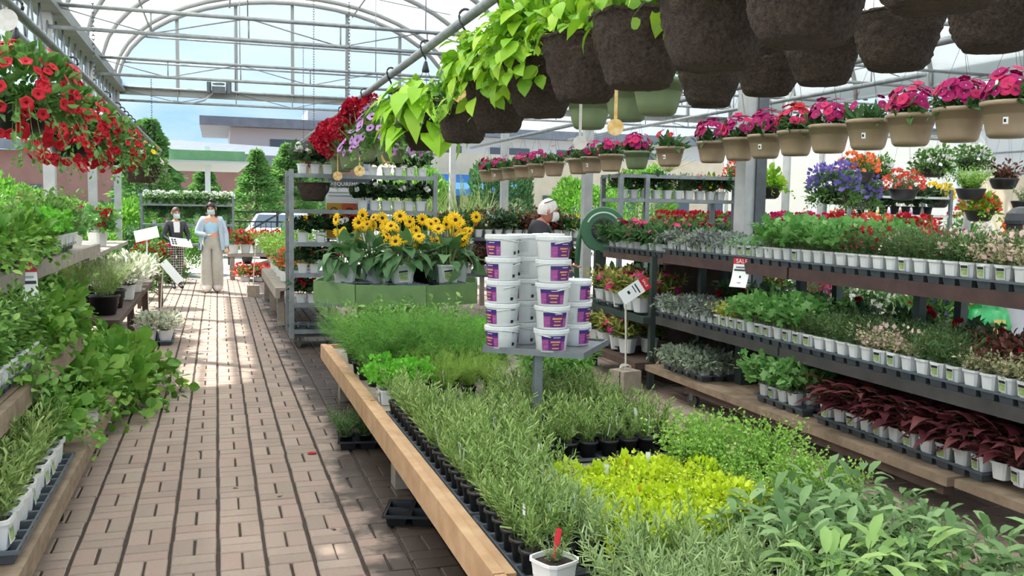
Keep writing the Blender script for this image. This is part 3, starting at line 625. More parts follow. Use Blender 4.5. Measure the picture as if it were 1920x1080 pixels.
# ================================================================== furniture
WOODN = mat('new_pine', '#b08a66', .7, 0, (7, '#c4a27c'), (30, .25)); WOODO = mat('weathered_plank', '#7d6b58', .85, 0, (9, '#9b8871'), (40, .4)); WOODD = mat('dark_wet_plank', '#4a3b33', .8, 0, (8, '#5f4c42'), (30, .3))
WOODG = mat('grey_old_timber', '#8d8478', .85, 0, (8, '#a59c8e'), (30, .3)); GREENST = mat('dark_green_steel', '#3a4743', .5, .1); CONC = mat('rough_concrete', '#9a8f80', .95, 0, (14, '#aea393'), (60, .4)); RUBBER = mat('grey_rubber', '#55524d', .7)
def plank(lo, hi, m): return MB().bbox(lo, hi).mesh('plank', m)
def caster(par, loc, r=.055):
    w = link('caster', MB().lathe([(r * .3, -.02), (r, -.018), (r, .018), (r * .3, .02)], 16).mesh('caster', RUBBER, False), par, (loc[0], loc[1], r), (0, math.pi / 2, .3))
    link('fork', MB().bbox((-.03, -.02, 0), (-.024, .02, r + .03)).bbox((.024, -.02, 0), (.03, .02, r + .03)).bbox((-.035, -.035, r + .03), (.035, .035, r + .045)).mesh('fork', GAL), w, (0, 0, 0), (0, -math.pi / 2, 0))
# ---- herb table
tb = thing('herb_table', 'long low timber table with pale pine rail, crowded with herb pots', 'table', (0, 0, 0))
for y0, y1 in ((5.62, 8.0), (2.78, 5.61), (1.2, 2.77)):
    link('rail', MB().bbox((.845, y0, .285), (.885, y1, .415)).mesh('rail', WOODN), tb)
    link('inner_rail', MB().bbox((.888, y0 + .01, .30), (.93, y1 - .01, .405)).mesh('rail', WOODN), tb)
for j in range(10): link('plank', plank((.935 + .147 * j, 1.2, .335), (.935 + .147 * j + .14, 8.0, .37), WOODG), tb)
link('rail', MB().bbox((2.41, 1.2, .285), (2.45, 8.0, .405)).mesh('rail', WOODN), tb)
link('rail', MB().bbox((.845, 8.0, .285), (2.45, 8.04, .405)).mesh('rail', WOODN), tb)
legm = MB().bbox((-.07, -.07, 0), (.07, .07, .333)).mesh('leg', WOODG)
for x in (1.02, 2.3):
    for y in (2.2, 5.13, 7.6): link('leg', legm, tb, (x, y, 0))
TZ = .372
# ---- right-hand bench, three tiers
bench = thing('display_bench', 'three-tier dark plank bench on casters full of bedding plants beside the far aisle', 'bench', (0, 0, 0))
for j, x in enumerate((3.6, 3.79, 3.98, 4.17, 4.36)):
    link('plank', plank((x, 3.75, .2), (min(x + .183, 4.45), 7.3, .25), WOODO), bench)
for x in (3.62, 3.95, 4.25): link('plank', plank((x, 2.4, .205), (min(x + .28, 4.45), 3.72, .25), WOODO), bench)
link('bearer', MB().bbox((3.63, 3.8, .14), (3.7, 6.6, .198)).mesh('bearer', WOODD), bench)
DKF = mat('charcoal_plank', '#3a3836', .8, 0, (8, '#4a4744')); DKB = mat('dark_red_plank', '#3f2d2a', .75, 0, (8, '#503a35'))
for y0, y1 in ((2.3, 3.2), (3.22, 5.4), (5.42, 7.28)):
    m1 = WOODD if y0 > 3 else WOODO
    link('shelf_front', MB().bbox((3.68, y0, .615), (3.72, y1, .685)).mesh('shelf_front', DKF if y0 > 3 else WOODO), bench)
    link('shelf_board', MB().bbox((3.72, y0, .64), (4.45, y1, .68)).mesh('shelf_board', WOODD), bench)
    link('shelf_front', MB().bbox((3.73, y0, 1.155), (3.77, y1, 1.235)).mesh('shelf_front', DKB), bench)
    link('shelf_board', MB().bbox((3.77, y0, 1.19), (4.45, y1, 1.23)).mesh('shelf_board', WOODD), bench)
for x, y in ((4.085, 7.2), (4.085, 5.75), (4.085, 4.55), (4.085, 3.55), (4.4, 7.2), (4.4, 5.75), (4.4, 4.55), (4.4, 3.55)):
    link('upright', MB().box((x, y, .72), (.055, .055, .94)).mesh('upright', GREENST), bench)
for x, y in ((3.73, 4.74), (3.74, 6.67), (4.4, 4.74), (4.4, 6.67)): caster(bench, (x, y))
for y0, y1 in ((2.4, 4.9), (4.9, 7.28)): link('back_panel', MB().bbox((4.46, y0, .25), (4.48, y1, .66)).mesh('back_panel', WOODD), bench)  # dark sheets added so the gap over the bottom planks reads black
link('shelf_front', MB().bbox((3.92, 6.25, .25), (4.02, 6.35, .62)).mesh('shelf_front', GREENST), bench)
# ---- continuation bench behind it with variegated impatiens
bench2 = thing('display_bench', 'short three-tier bench of pink variegated impatiens at the end of the far aisle', 'bench', (0, 0, 0))
for z, x0, m1 in ((.25, 3.55, WOODD), (.66, 3.62, GREENST), (1.19, 3.8, WOODD)):
    link('shelf_board', MB().bbox((x0, 7.4, z - .06), (4.5, 8.75, z)).mesh('shelf_board', m1), bench2)
for x, y in ((3.72, 7.43), (3.72, 8.725), (4.45, 7.43), (4.45, 8.725)): link('upright', MB().box((x, y, .6), (.05, .05, 1.2)).mesh('upright', GREENST), bench2)
link('back_panel', MB().bbox((4.5, 7.4, .0), (4.52, 8.75, 1.2)).mesh('back_panel', WOODD), bench2)  # added dark sheet standing in for the shade behind this bench
# ---- left-hand shelves
lb = thing('display_bench', 'three-tier weathered plank shelving of leafy herbs on the left of the aisle', 'bench', (0, 0, 0))
for j in range(4): link('plank', plank((-.68 - .21 * j - .2, 3.42, .235), (-.68 - .21 * j, 6.9, .285), WOODO), lb)
link('bearer', MB().bbox((-.76, 3.6, .17), (-.69, 6.6, .233)).mesh('bearer', WOODO), lb)
for j in range(3): link('plank', plank((-.66 - .21 * j - .2, 2.6, .22), (-.66 - .21 * j, 3.4, .27), WOODO), lb)
link('shelf_front', MB().bbox((-.87, 3.0, .66), (-.83, 6.45, .75)).mesh('shelf_front', WOODO), lb)
for j in range(3): link('plank', plank((-.88 - .21 * j - .2, 3.0, .71), (-.88 - .21 * j, 6.45, .75), WOODO), lb)
link('shelf_front', MB().bbox((-1.0, 3.6, 1.17), (-.96, 8.6, 1.25)).mesh('shelf_front', WOODG), lb)
link('shelf_board', MB().bbox((-1.55, 3.6, 1.2), (-1.0, 8.6, 1.24)).mesh('shelf_board', WOODG), lb)
for y in (3.7, 5.2, 6.7, 8.5):
    for x in (-1.4, -1.52): link('upright', MB().box((x, y, .7), (.055, .055, 1.0)).mesh('upright', WOODD), lb)
for y in (4.98, 6.3): caster(lb, (-.78, y), .07)
link('back_panel', MB().bbox((-1.6, 3.0, .0), (-1.57, 6.9, 1.2)).mesh('back_panel', WOODD), lb)  # dark board added to deepen the shade between the left shelves
# ---- low tables on the left farther down the aisle
lt = thing('plant_table', 'low dark table of grasses and white variegated plants past the left shelves', 'table', (0, 0, 0))
link('table_board', MB().bbox((-1.6, 8.9, .5), (-.85, 13.6, .55)).mesh('table_board', WOODD), lt)
for x in (-1.5, -.95):
    for y in (9.0, 11.2, 13.4): link('leg', MB().box((x, y, .25), (.07, .07, .5)).mesh('leg', WOODD), lt)
# ---- pale table on the right of the aisle past the trolley
rtb = thing('plant_table', 'weathered timber table of leafy plants beside the aisle past the trolley', 'table', (0, 0, 0))
link('apron', MB().bbox((.72, 12.4, .38), (.78, 16.4, .52)).mesh('apron', WOODG), rtb)
for j in range(4): link('plank', plank((.78 + .2 * j, 12.4, .48), (.78 + .2 * j + .19, 16.4, .52), WOODG), rtb)
for y in (12.6, 14.4, 16.2):
    for x in (.8, 1.5): link('leg', MB().box((x, y, .24), (.09, .09, .48)).mesh('leg', WOODG), rtb)
ft = thing('plant_table', 'timber table of red flowers near the fence beyond the two women', 'table', (0, 0, 0))
link('table_board', MB().bbox((.2, 20.4, .5), (1.7, 21.3, .56)).mesh('table_board', WOODG), ft)
for x in (.3, 1.6):
    for y in (20.5, 21.2): link('leg', MB().box((x, y, .25), (.1, .1, .5)).mesh('leg', WOODG), ft)

# ================================================================== trays
def tray_mesh(nx, ny, p, h=.055, m=DGREY):
    """moulded carry tray: a thin deck joined to tapered pockets, all one surface"""
    W_, L_ = nx * p, ny * p; mb = MB(); V = []; F = []; z = h
    for i in range(nx):
        for j in range(ny):
            x0, y0 = i * p - W_ / 2, j * p - L_ / 2; e = p * .09; d = p * .17; o = len(V)
            for (a, zz) in ((0, z), (e, z), (d, .002)):
                V += [(x0 + a, y0 + a, zz), (x0 + p - a, y0 + a, zz), (x0 + p - a, y0 + p - a, zz), (x0 + a, y0 + p - a, zz)]
            for k in range(2): F += [(o + 4 * k + q, o + 4 * k + (q + 1) % 4, o + 4 * k + 4 + (q + 1) % 4, o + 4 * k + 4 + q) for q in range(4)]
            F.append((o + 8, o + 9, o + 10, o + 11))
    me = MB().add(V, F); o = len(V)
    q = .003; R_ = [(-W_ / 2 - q, -L_ / 2 - q), (W_ / 2 + q, -L_ / 2 - q), (W_ / 2 + q, L_ / 2 + q), (-W_ / 2 - q, L_ / 2 + q)]
    VV = [(x, y, z + .001) for x, y in R_] + [(x * 1.01, y * 1.01, z - .012) for x, y in R_]
    me.add(VV, [(i, (i + 1) % 4, 4 + (i + 1) % 4, 4 + i) for i in range(4)])
    mesh = me.mesh('tray', m)
    import bmesh
    bm = bmesh.new(); bm.from_mesh(mesh); bmesh.ops.remove_doubles(bm, verts=bm.verts, dist=.004); bm.to_mesh(mesh); bm.free()
    return mesh
TR = {k: tray_mesh(*k) for k in ((3, 6, .115), (2, 5, .115), (4, 6, .105), (2, 4, .17), (3, 4, .17), (2, 3, .13))}
TRB = {(4, 6, .105): tray_mesh(4, 6, .105, .022, DGREY), (2, 3, .13): tray_mesh(2, 3, .13, .06, BLACKP)}
def tray(k, loc, label, rz=0, group=None, black=False):
    o = link('plant_tray', (TRB if black else TR)[k], None, loc, (0, 0, rz)); o['label'] = label; o['category'] = 'tray'
    if group: o['group'] = group
    return o
RG = random.Random(5)
def potted(sp, pot, ph, extra=None, lab=None, tag=None, fs=1.0, dirx=-1, pr=.046, lean=0):
    """parts of one potted plant; the label card faces the aisle (dirx)"""
    ps = [('pot', pot)]
    if sp: ps.append(('foliage', RG.choice(S[sp]), (0, 0, ph * .86), (0, 0, RG.uniform(0, 6.28)), fs * RG.uniform(.9, 1.12), 'stuff'))
    if lab is not None:
        h = ph * .2; ps.append(('label_card', lab, (dirx * (pr * .92 + .003), 0, h), (0, dirx * .11, 0 if dirx < 0 else math.pi), None))
    if tag is not None: ps.append(('plant_tag', tag, (RG.uniform(-.03, .0), RG.uniform(-.035, -.01), ph * .75 + .055), (RG.uniform(-.15, .15), RG.uniform(-.2, .2), RG.uniform(-.9, .3)), RG.uniform(1.0, 1.3)))
    if extra: ps += extra
    return ps

# ================================================================== herb table
def grid(zone, xs, ys, jit=.006):
    for i, x in enumerate(xs):
        for j, y in enumerate(ys): yield i, j, x + RG.uniform(-jit, jit), y + RG.uniform(-jit, jit)
# rosemary: rows of small black pots in trays
k = 0
for xi in range(3):
    for yj in range(3):
        x, y = 1.155 + .425 * xi, 3.75 + .635 * yj
        if yj == 0 and xi > 0: continue
        tray((4, 6, .105), (x, y, TZ), 'grey tray of rosemary pots, %s from the pine rail, %s from the front' % (ORD[xi], ORD[yj]), black=True)
        for i in range(4):
            for j in range(6):
                px, py = x + (i - 1.5) * .105, y + (j - 2.5) * .105
                if (px - 1.65) ** 2 + (py - 4.65) ** 2 < .004: continue
                if i not in (0,) and xi == 2 and yj == 2 and j > 4: continue
                if RG.random() < .14 and (xi > 0 or i > 0): continue
                if py > 4.95 and px > 1.2 and px < 1.5: continue
                tg = RG.choice([TAGW, TAGK, TAGL]) if RG.random() < .3 else (TAGO if RG.random() < .07 and px > 1.3 else None)
                inst(potted('rosemary', POT_B, .085, tag=tg, fs=RG.uniform(.65, 1.25)), 'potted_rosemary', 'black pot of rosemary, %s row from the pine rail, %s from the near end' % (nth(xi * 4 + i), nth(yj * 6 + j)), 'potted plant', (px, py, TZ + .012), 0, group='rosemary pots on the herb table')
tray((4, 6, .105), (1.155, 3.09, TZ), 'grey tray of rosemary at the corner beside the yellow oregano', black=True)
for i in range(3):
    for j in range(6):
        px, py = 1.0 + i * .105, 2.83 + j * .105
        inst(potted('rosemary' if i < 2 else 'silver', POT_B, .085, tag=RG.choice([TAGW, TAGL, None, None])), 'potted_rosemary', 'black herb pot beside the yellow oregano, %s row from rail, %s from front' % (ORD[i], ORD[j]), 'potted plant', (px, py, TZ + .012), 0, group='herb pots beside the oregano')
inst(potted('silver', POT_WL, .15, tag=TAGR, fs=.7), 'potted_herb', 'large white pot with a red tag at the front corner of the table', 'potted plant', (1.02, 2.68, TZ), .4, .78)
for i in range(4):
    for j in range(3):
        inst(potted('silver', POT_B, .085, fs=1.15), 'potted_lavender', 'silvery lavender pot in the foreground, %s from the rail, %s from front' % (ORD[i], ORD[j]), 'potted plant', (1.12 + i * .125 + RG.uniform(-.02, .02), 2.1 + j * .17 + RG.uniform(-.02, .02), TZ), RG.uniform(0, 6), group='silvery lavender pots')
for i in range(3):
    inst(potted('rosemary', POT_B, .085, fs=1.25), 'potted_rosemary', 'upright green lavender pot in the foreground, %s from the yellow oregano' % ORD[i], 'potted plant', (1.25 + .11 * i, 2.57, TZ), 0, group='green lavender pots in the foreground')
# golden oregano
n = 0
for i in range(5):
    for j in range(5):
        px, py = 1.33 + i * .145, 2.7 + j * .165 + .03 * i
        if px + py > 5.25 or (px > 1.7 and py < 2.86): continue
        inst(potted('oregano', POT_B, .085, tag=TAGL if j == 4 and i % 2 else (TAGO if (i, j) in ((1, 2), (2, 4)) else None)), 'potted_oregano', 'mound of bright yellow oregano, %s row from the rail, %s from the front' % (ORD[i], ORD[j]), 'potted plant', (px, py, TZ), RG.uniform(0, 6), .95, group='yellow oregano pots'); n += 1
# green thyme clump
for n, (x, y, s_) in enumerate(((2.0, 3.6, 1), (2.2, 3.75, 1.05), (2.33, 3.5, 1.05), (2.12, 3.42, .9), (2.28, 3.25, .95), (2.02, 3.3, .75), (2.35, 3.05, .85), (2.15, 3.12, .7))):
    inst(potted('thyme', POT_B, .085, tag=TAGL if n in (3, 5, 7) else None), 'potted_thyme', 'leafy pot of light green lemon thyme, %s of the clump behind the oregano' % ORD[n], 'potted plant', (x, y, TZ), n, s_, group='lemon thyme pots')
# sage: leaves are big enough to be told apart
sg = [(1.66, 2.62), (1.8, 2.7), (1.98, 2.8), (2.15, 2.86), (2.32, 2.84), (1.75, 2.47), (1.93, 2.56), (2.1, 2.62), (2.3, 2.62), (1.68, 2.3), (1.86, 2.35), (2.05, 2.4), (2.21, 2.38), (2.34, 2.5), (1.62, 2.1), (1.77, 2.14), (1.96, 2.18), (2.14, 2.18), (2.32, 2.22), (2.34, 2.02), (2.2, 1.98)]
for n, (x, y) in enumerate(sg):
    ky = 'sagepale' if y < 2.25 and x < 2.0 else 'sage'
    s_ = .85 + .2 * RG.random()
    inst([('pot', POT_B), ('small_leaves', RG.choice(S['sagefill']), (0, 0, .07), (0, 0, n), 1, 'stuff')] + [(p[0], p[1], Vector(p[2]) + Vector((0, 0, .07))) + tuple(p[3:]) for p in leaf_parts(ky, 38, n, .17, .14, 1.3, rise=40)], 'potted_sage', 'broad-leaved grey-green sage pot, %s of the clump at the near right corner' % nth(n), 'potted plant', (x, y, TZ), RG.uniform(0, 6), s_, group='sage pots on the herb table')
# back half of the table
for n, (x, y) in enumerate(((1.0, 5.63), (1.17, 5.62), (1.02, 5.8), (1.2, 5.8))):
    inst(potted('parsley', POT_W, .092, lab=LAB2), 'potted_parsley', 'white pot of curly bright green parsley beside the rail, %s of four' % ORD[n], 'potted plant', (x, y, TZ), 0, 1.05, group='curly parsley pots')
for n, (x, y) in enumerate(((1.38, 5.62), (1.54, 5.66), (1.7, 5.62), (1.4, 5.82), (1.58, 5.85), (1.74, 5.86), (1.36, 6.04), (1.55, 6.06))):
    inst(potted('feather', POT_B, .085, tag=TAGW if n in (0, 2) else None), 'potted_chamomile', 'pot of feathery yellow-green chamomile behind the rosemary, %s of eight' % ORD[n], 'potted plant', (x, y, TZ), n, group='chamomile pots')
for n in range(18):
    x, y = 1.0 + .17 * (n % 6) + RG.uniform(-.03, .03), 6.22 + .26 * (n // 6) + RG.uniform(-.03, .03)
    if n % 6 > 3 and n < 6: y += .08
    inst(potted('dill', POT_B, .085), 'potted_dill', 'feathery green dill pot, %s row past the parsley, %s from the rail' % (ORD[n // 6], ORD[n % 6]), 'potted plant', (x, y, TZ), n, 1.0 if n % 6 < 5 else .8, group='dill pots')
for n, (x, y) in enumerate(((1.92, 5.5), (2.08, 5.45), (2.25, 5.5), (1.98, 5.72), (2.18, 5.75), (2.32, 5.7))):
    inst(potted('pepper', POT_B, .085), 'potted_pepper', 'broad-leaved green pepper plant behind the bucket stand pole, %s of six' % ORD[n], 'potted plant', (x, y, TZ), n, .9, group='pepper plants')
for n in range(14):
    x, y = 1.04 + .195 * (n % 7) + RG.uniform(-.03, .03), 7.15 + .36 * (n // 7) + RG.uniform(-.05, .05)
    inst(potted('mint' if n % 7 < 5 else 'parsley', POT_B, .085), 'potted_mint', 'leafy mint pot at the table far end, %s row, %s from the rail' % (('near', 'far')[n // 7], ORD[n % 7]), 'potted plant', (x, y, TZ), n, 1.25, group='mint pots')
# things on the floor under the table
tray((2, 3, .13), (1.0, 4.52, 0), 'empty black plant tray on the paving under the rail', 1.25, black=True)
tray((2, 3, .13), (.95, 6.08, 0), 'black tray of dark green seedlings on the paving under the rail', 1.45, black=True)
for i in range(2):
    for j in range(3):
        inst([('pot', POT_B), ('foliage', RG.choice(S['fine']), (0, 0, .075), None, 1.15, 'stuff')], 'potted_seedling', 'dark green seedling pot under the table, %s row, %s from the rail' % (ORD[i], ORD[j]), 'potted plant', (.79 + .13 * j + .01, 6.03 + .13 * i, .014), j, .95, group='seedlings under the table')

# ---- bucket stand --------------------------------------------------
bs = thing('bucket_stand', 'grey steel tray on a square post rising out of the rosemary', 'stand', (1.65, 4.65, TZ))
STG = mat('stand_grey_steel', '#7b8083', .5, .4, (12, '#8c9194'))
link('post', MB().bbox((-.022, -.022, 0), (.022, .022, .455)).mesh('post', STG), bs)
ra_ = math.radians(-37)
def trayflat():
    mb = MB(); mb.box((0, 0, .008), (.56, .56, .01), 0)
    for a in range(4): mb.box(rotmat('Z', a * math.pi / 2) @ np.array((.28, 0, .008)), (.012, .57, .034), 0, rz=a * math.pi / 2)
    return mb.mesh('tray_top', STG)
link('tray_top', trayflat(), bs, (.13, .2, .455), (0, 0, ra_))
BUCK = mat('bucket_white', '#e9ebe9', .3); BPUR = mat('label_purple', '#5b2470', .5, 0, (55, '#7c2a7a')); BBLU = mat('label_violet_band', '#3c2a78', .5); BPNK = mat('label_pink_print', '#c46aa8', .5, 0, (120, '#7c2a7a')); BORG = mat('label_orange_line', '#e0a070', .5); BGRY = mat('label_grey_print', '#b9bdba', .6, 0, (200, '#d9dcda'))
bm_ = MB().lathe([(.088, 0), (.092, .003), (.104, .125), (.104, .126)], 26).mesh('tub', BUCK, True)
lm_ = MB().lathe([(.1, .116), (.111, .116), (.112, .138), (.108, .141), (.102, .141), (.1, .136), (.0, .137)], 26).mesh('lid', BUCK, False)
def wrap(a0, a1, z0, z1, off, m, n=8):
    V = []; F = []
    for i in range(n + 1):
        a = a0 + (a1 - a0) * i / n
        for z in (z0, z1): rr = .092 + .012 * z / .125 + off; V.append((rr * math.cos(a), rr * math.sin(a), z))
    return V, [(2 * i, 2 * i + 2, 2 * i + 3, 2 * i + 1) for i in range(n)], m
lbl = MB()
for w in (wrap(-.78, .78, .014, .104, .0012, 0, 10), wrap(-.78, .78, .084, .104, .0018, 1, 10), wrap(-.76, -.36, .016, .08, .0018, 2, 4), wrap(.5, .76, .016, .07, .0018, 2, 3), wrap(-.2, .4, .062, .072, .0022, 3, 5), wrap(-.1, .32, .047, .054, .0022, 3, 4), wrap(-.12, .34, .024, .031, .0022, 3, 4), wrap(-.05, .4, .092, .096, .0022, 4, 4)): lbl.add(*w)
lbl = lbl.mesh('print_label', [BPUR, BBLU, BPNK, BORG, BUCK])
lb2 = MB()
for z in np.linspace(.03, .1, 9): lb2.add(*wrap(-.4, .45, z, z + .003, .0012, 0, 5))
lb2.add(*wrap(-.4, -.05, .1, .106, .0012, 1, 3)).add(*wrap(-.38, -.16, .02, .04, .0013, 1, 3)); lb2 = lb2.mesh('print_label', [BGRY, INK])
hdl = MB().tube([(.108 * math.cos(a), .108 * math.sin(a), .1 + .02 * math.sin(a)) for a in np.linspace(-.2, math.pi + .2, 11)], .004, 6).mesh('handle', BUCK, True)
base = np.array((1.65, 4.65)); zt = TZ + .455 + .014
stacks = [('front-left', (1.49, 4.81), 5), ('middle', (1.66, 4.95), 5), ('front', (1.72, 4.63), 5), ('right', (1.93, 4.83), 3), ('back', (1.86, 5.09), 5)]
for nm, (x, y), cnt_ in stacks:
    for q in range(cnt_):
        a = math.atan2(-y, -x); face = {'front-left': a - 1.05, 'middle': a - 1.0 if q < 3 else a + 2.6, 'front': a + (.1 if q < 3 else .55), 'right': a + 1.1, 'back': a}[nm] + RG.uniform(-.15, .15)
        ps = [('tub', bm_), ('lid', lm_), ('print_label', lbl, None, (0, 0, face)), ('info_label', lb2, None, (0, 0, face + 2.1 if nm != 'middle' else face - 2.6 if q > 2 else face + 2)), ('handle', hdl, None, (0, 0, RG.uniform(0, 6)))]
        inst(ps, 'plant_food_tub', 'white lidded tub with purple label, %s from the bottom of the %s stack' % (ORD[q], nm), 'tub', (x + RG.uniform(-.004, .004), y + RG.uniform(-.004, .004), zt + .1245 * q), 0, .88, group='plant food tubs on the stand')

# ================================================================== rows on the benches
def row_of(ystart, yend, step): return [ystart - step * i for i in range(int(abs(ystart - yend) / step) + 1)]
KIND = {'trade': 'wandering_plant', 'tradegreen': 'wandering_plant', 'bacopa': 'trailing_plant', 'ivyger': 'ivy_geranium', 'mint': 'mint_plant', 'parsley': 'parsley_plant', 'feather': 'feathery_herb', 'trail': 'trailing_herb', 'rosemary': 'rosemary_plant', 'fine': 'bedding_plant', 'cream': 'variegated_plant', 'yellowvar': 'yellow_leaf_plant', 'bronze': 'bronze_plant'}
def bench_rows(zt_, xf, ys, rows, pick, where, end='far', fs=1.0, labrate=.45, dx=.115, sgn=1, sz=1):
    """white pots in trays; pick(y, row) -> (species, foliage word, bloom colour or None)"""
    for r in range(rows):
        for i, y in enumerate(ys):
            sp, word, bl = pick(y, r)
            if sp is None: continue
            ps = potted(sp, POT_W, .092, lab=(LAB if RG.random() < labrate else None) if r == 0 else None, fs=fs * {'ivyger': 1.35, 'fine': 1.15, 'trade': 1.15}.get(sp, 1), dirx=-sgn)
            if bl: ps.append(('blossoms', BL[bl], (0, 0, .09), (0, 0, RG.uniform(0, 6)), RG.uniform(.8, 1.0), 'stuff'))
            inst(ps, KIND.get(sp, 'bedding_plant'), 'potted %s, %s from %s end, %s row, %s' % (word, nth(i), end, ('front', 'second', 'third', 'fourth')[r], where), 'potted plant', (xf + sgn * dx * r, y, zt_), RG.uniform(-.15, .15), sz, group='bedding plants on ' + where)
def tray_line(zt_, xc, y0, y1, where, k=(3, 6, .115)):
    n = 0; L_ = k[1] * k[2] + .006; y = y0 - L_ / 2
    while y - L_ / 2 > y1 - .3:
        tray(k, (xc, y, zt_), 'grey pocket tray under pots, %s from far end of %s' % (ORD[n], where), group='trays on ' + where); y -= L_; n += 1
def pick_top(y, r):
    if y > 6.25: return ('trade' if RG.random() < .6 else 'tradegreen'), 'grey striped wandering plant', None
    if y > 5.75: return 'bacopa', 'silvery trailing foliage', None
    if y > 4.85: return 'ivyger', 'lobed green foliage', None
    if y > 4.6: return ('fine', 'red and white flowers', 'red') if r == 0 else ('ivyger', 'lobed green foliage', None)
    if y > 4.15: return ('fine', 'fine foliage with red blooms', RG.choice(['red', 'coral', None, 'palepink'])) if r < 2 else ('fine', 'fine green foliage', 'pink')
    if y > 3.8: return 'fine', 'fine green foliage', RG.choice([None, None, 'palepink'])
    return ('cream', 'cream variegated foliage', 'palepink') if r == 0 else ('fine', 'fine green foliage', None)
def pick_mid(y, r):
    if y > 6.35: return ('trade' if RG.random() < .7 else 'tradegreen'), 'dark striped wandering plant', None
    if y > 5.95: return 'yellowvar', 'yellow-green foliage', None
    if y > 5.15: return 'ivyger', 'lobed green foliage', None
    if y > 4.6: return 'fine', 'fine green foliage', None
    if y > 4.15: return ('cream', 'cream and pink variegated foliage', 'palepink') if r == 0 else ('fine', 'fine green foliage', None)
    if y > 3.85: return 'fine', 'fine green foliage', None
    return ('cream', 'cream variegated foliage', None) if r == 0 else ('bronze', 'dark bronze foliage', 'crimson')
WT, WM, WL = 'right top shelf', 'right middle shelf', 'right bottom shelf'
ys = row_of(7.2, 3.05, .115)
tray_line(1.231, 3.9, 7.27, 3.0, WT); bench_rows(1.272, 3.79, ys, 3, pick_top, WT)
tray_line(.681, 3.85, 7.27, 2.9, WM); bench_rows(.722, 3.74, ys, 3, pick_mid, WM)
# darker plants at the back of the middle and bottom shelves
for n in range(7):
    inst(potted('begon', POT_W, .092, extra=flower_parts('rose', 'crimson', .03, 2, n, .09, .08, .17)), 'bedding_plant', 'dark-leaved begonia at the back of the middle shelf, %s from the far end' % ORD[n], 'potted plant', (4.3, 7.05 - .55 * n, .7), n, 1.25, group='begonias at the back of the middle shelf')
tray((3, 6, .115), (3.83, 6.75, .251), 'grey pocket tray of striped wandering plants on the bottom plank at the far end'); 
bench_rows(.292, 3.72, row_of(7.05, 6.4, .115), 3, lambda y, r: ('tradegreen', 'silver striped wandering plant', None), WL, fs=1.25)
tray((2, 5, .115), (3.81, 5.42, .251), 'grey pocket tray of lobed green plants on the bottom plank')
bench_rows(.292, 3.76, row_of(5.65, 5.19, .115), 2, lambda y, r: ('ivyger', 'lobed bright green foliage', None), WL, fs=1.2)
tray_line(.251, 3.86, 5.0, 3.55, 'the burgundy vine plank')
n = 0
for r in range(3):
    for i, y in enumerate(row_of(4.92, 3.42, .125)):
        if r == 2 and i % 2: continue
        ps = [('pot', POT_W if r or i % 3 else POT_W), ('small_leaves', RG.choice(S['burgfill']), (0, 0, .08), (0, 0, i), 1, 'stuff')] + ([('label_card', LAB, (-.0455, 0, .018), (0, -.11, 0))] if r == 0 and i % 2 == 0 else [])
        if r: ps = ps[:2]
        ps += [(p[0], p[1], Vector(p[2]) + Vector((0, 0, .085))) + tuple(p[3:]) for p in leaf_parts('burg', 15, n, .13, .08, .6, smin=.75, smax=1.15, rise=30)]
        inst(ps, 'sweet_potato_vine', 'burgundy sweet potato vine on the bottom plank, %s from the far end, %s row' % (nth(i), ('front', 'second', 'third')[r]), 'potted plant', (3.75 + .125 * r, y, .29), RG.uniform(-.2, .2), 1, group='burgundy vines'); n += 1
# variegated impatiens bench
n = 0
for z, xs in ((.66, (3.72, 3.95)), (.25, (3.68, 3.9))):
    tray((2, 4, .17), (3.82, 8.35, z + .001), 'grey tray of pink impatiens on the %s shelf of the short bench' % ('middle' if z > .5 else 'bottom'))
    for y in (7.62, 7.85, 8.1, 8.33, 8.56):
        for x in xs:
            if z < .5 and y < 7.7: continue
            inst(potted('varieg', POT_WL, .15, fs=1.15, lab=LABL if x < 3.8 and n % 2 else None, pr=.082, extra=flower_parts('impatiens', ['pink', 'magenta'], .042, 8, n, .17, .16, .22, side=(-.5, -.8))), 'variegated_impatiens', 'pink impatiens with yellow variegated leaves, %s of the %s shelf of the short bench' % (ORD[n % 10], 'middle' if z > .5 else 'bottom'), 'potted plant', (x + RG.uniform(-.02, .02), y, z + .02), n, .92, group='variegated impatiens pots'); n += 1
tray_line(1.191, 3.98, 8.75, 7.4, 'the short bench top')
n = 0
for r in range(3):
    for y in row_of(8.65, 7.45, .15):
        inst(potted('impat', POT_W, .092, fs=1.1, extra=flower_parts('impatiens', ['magenta', 'pink'], .032, 3 if r == 0 else 5, n, .13, .1, .17, side=(-.5, -.8))), 'impatiens_plant', 'magenta impatiens atop the short bench, %s from the far end, %s row' % (ORD[n % 9], ('front', 'second', 'third')[r]), 'potted plant', (3.88 + .14 * r, y, 1.21), n, 1.1, group='impatiens atop the short bench'); n += 1

# ---- left shelves
WLT, WLM, WLL = 'left top shelf', 'left middle shelf', 'left bottom shelf'
ysl = row_of(7.6, 4.3, .12)
tray_line(1.25, -1.2, 7.66, 4.3, WLT)
def pick_lt(y, r):
    if y < 6.0: return ('trail' if r < 2 else 'mint'), 'leafy green mint', None
    if y < 7.0: return ('parsley' if r == 0 else 'fine'), 'light green herbs', None
    return RG.choice(['fine', 'thyme', 'mint']), 'trailing green herbs', None
bench_rows(1.285, -1.06, ysl, 3, pick_lt, WLT, 'far', 1.05, .1, .13, -1)
tray_line(.751, -1.0, 5.52, 3.9, WLM, (2, 5, .115))
bench_rows(.79, -.93, row_of(5.45, 4.0, .14), 3, lambda y, r: ('trail' if y > 5.2 or r == 1 else 'mint', 'soft green trailing herb', None), WLM, 'far', 1.0, .3, .14, -1, 1.1)
tray_line(.286, -.87, 5.0, 3.3, WLL)
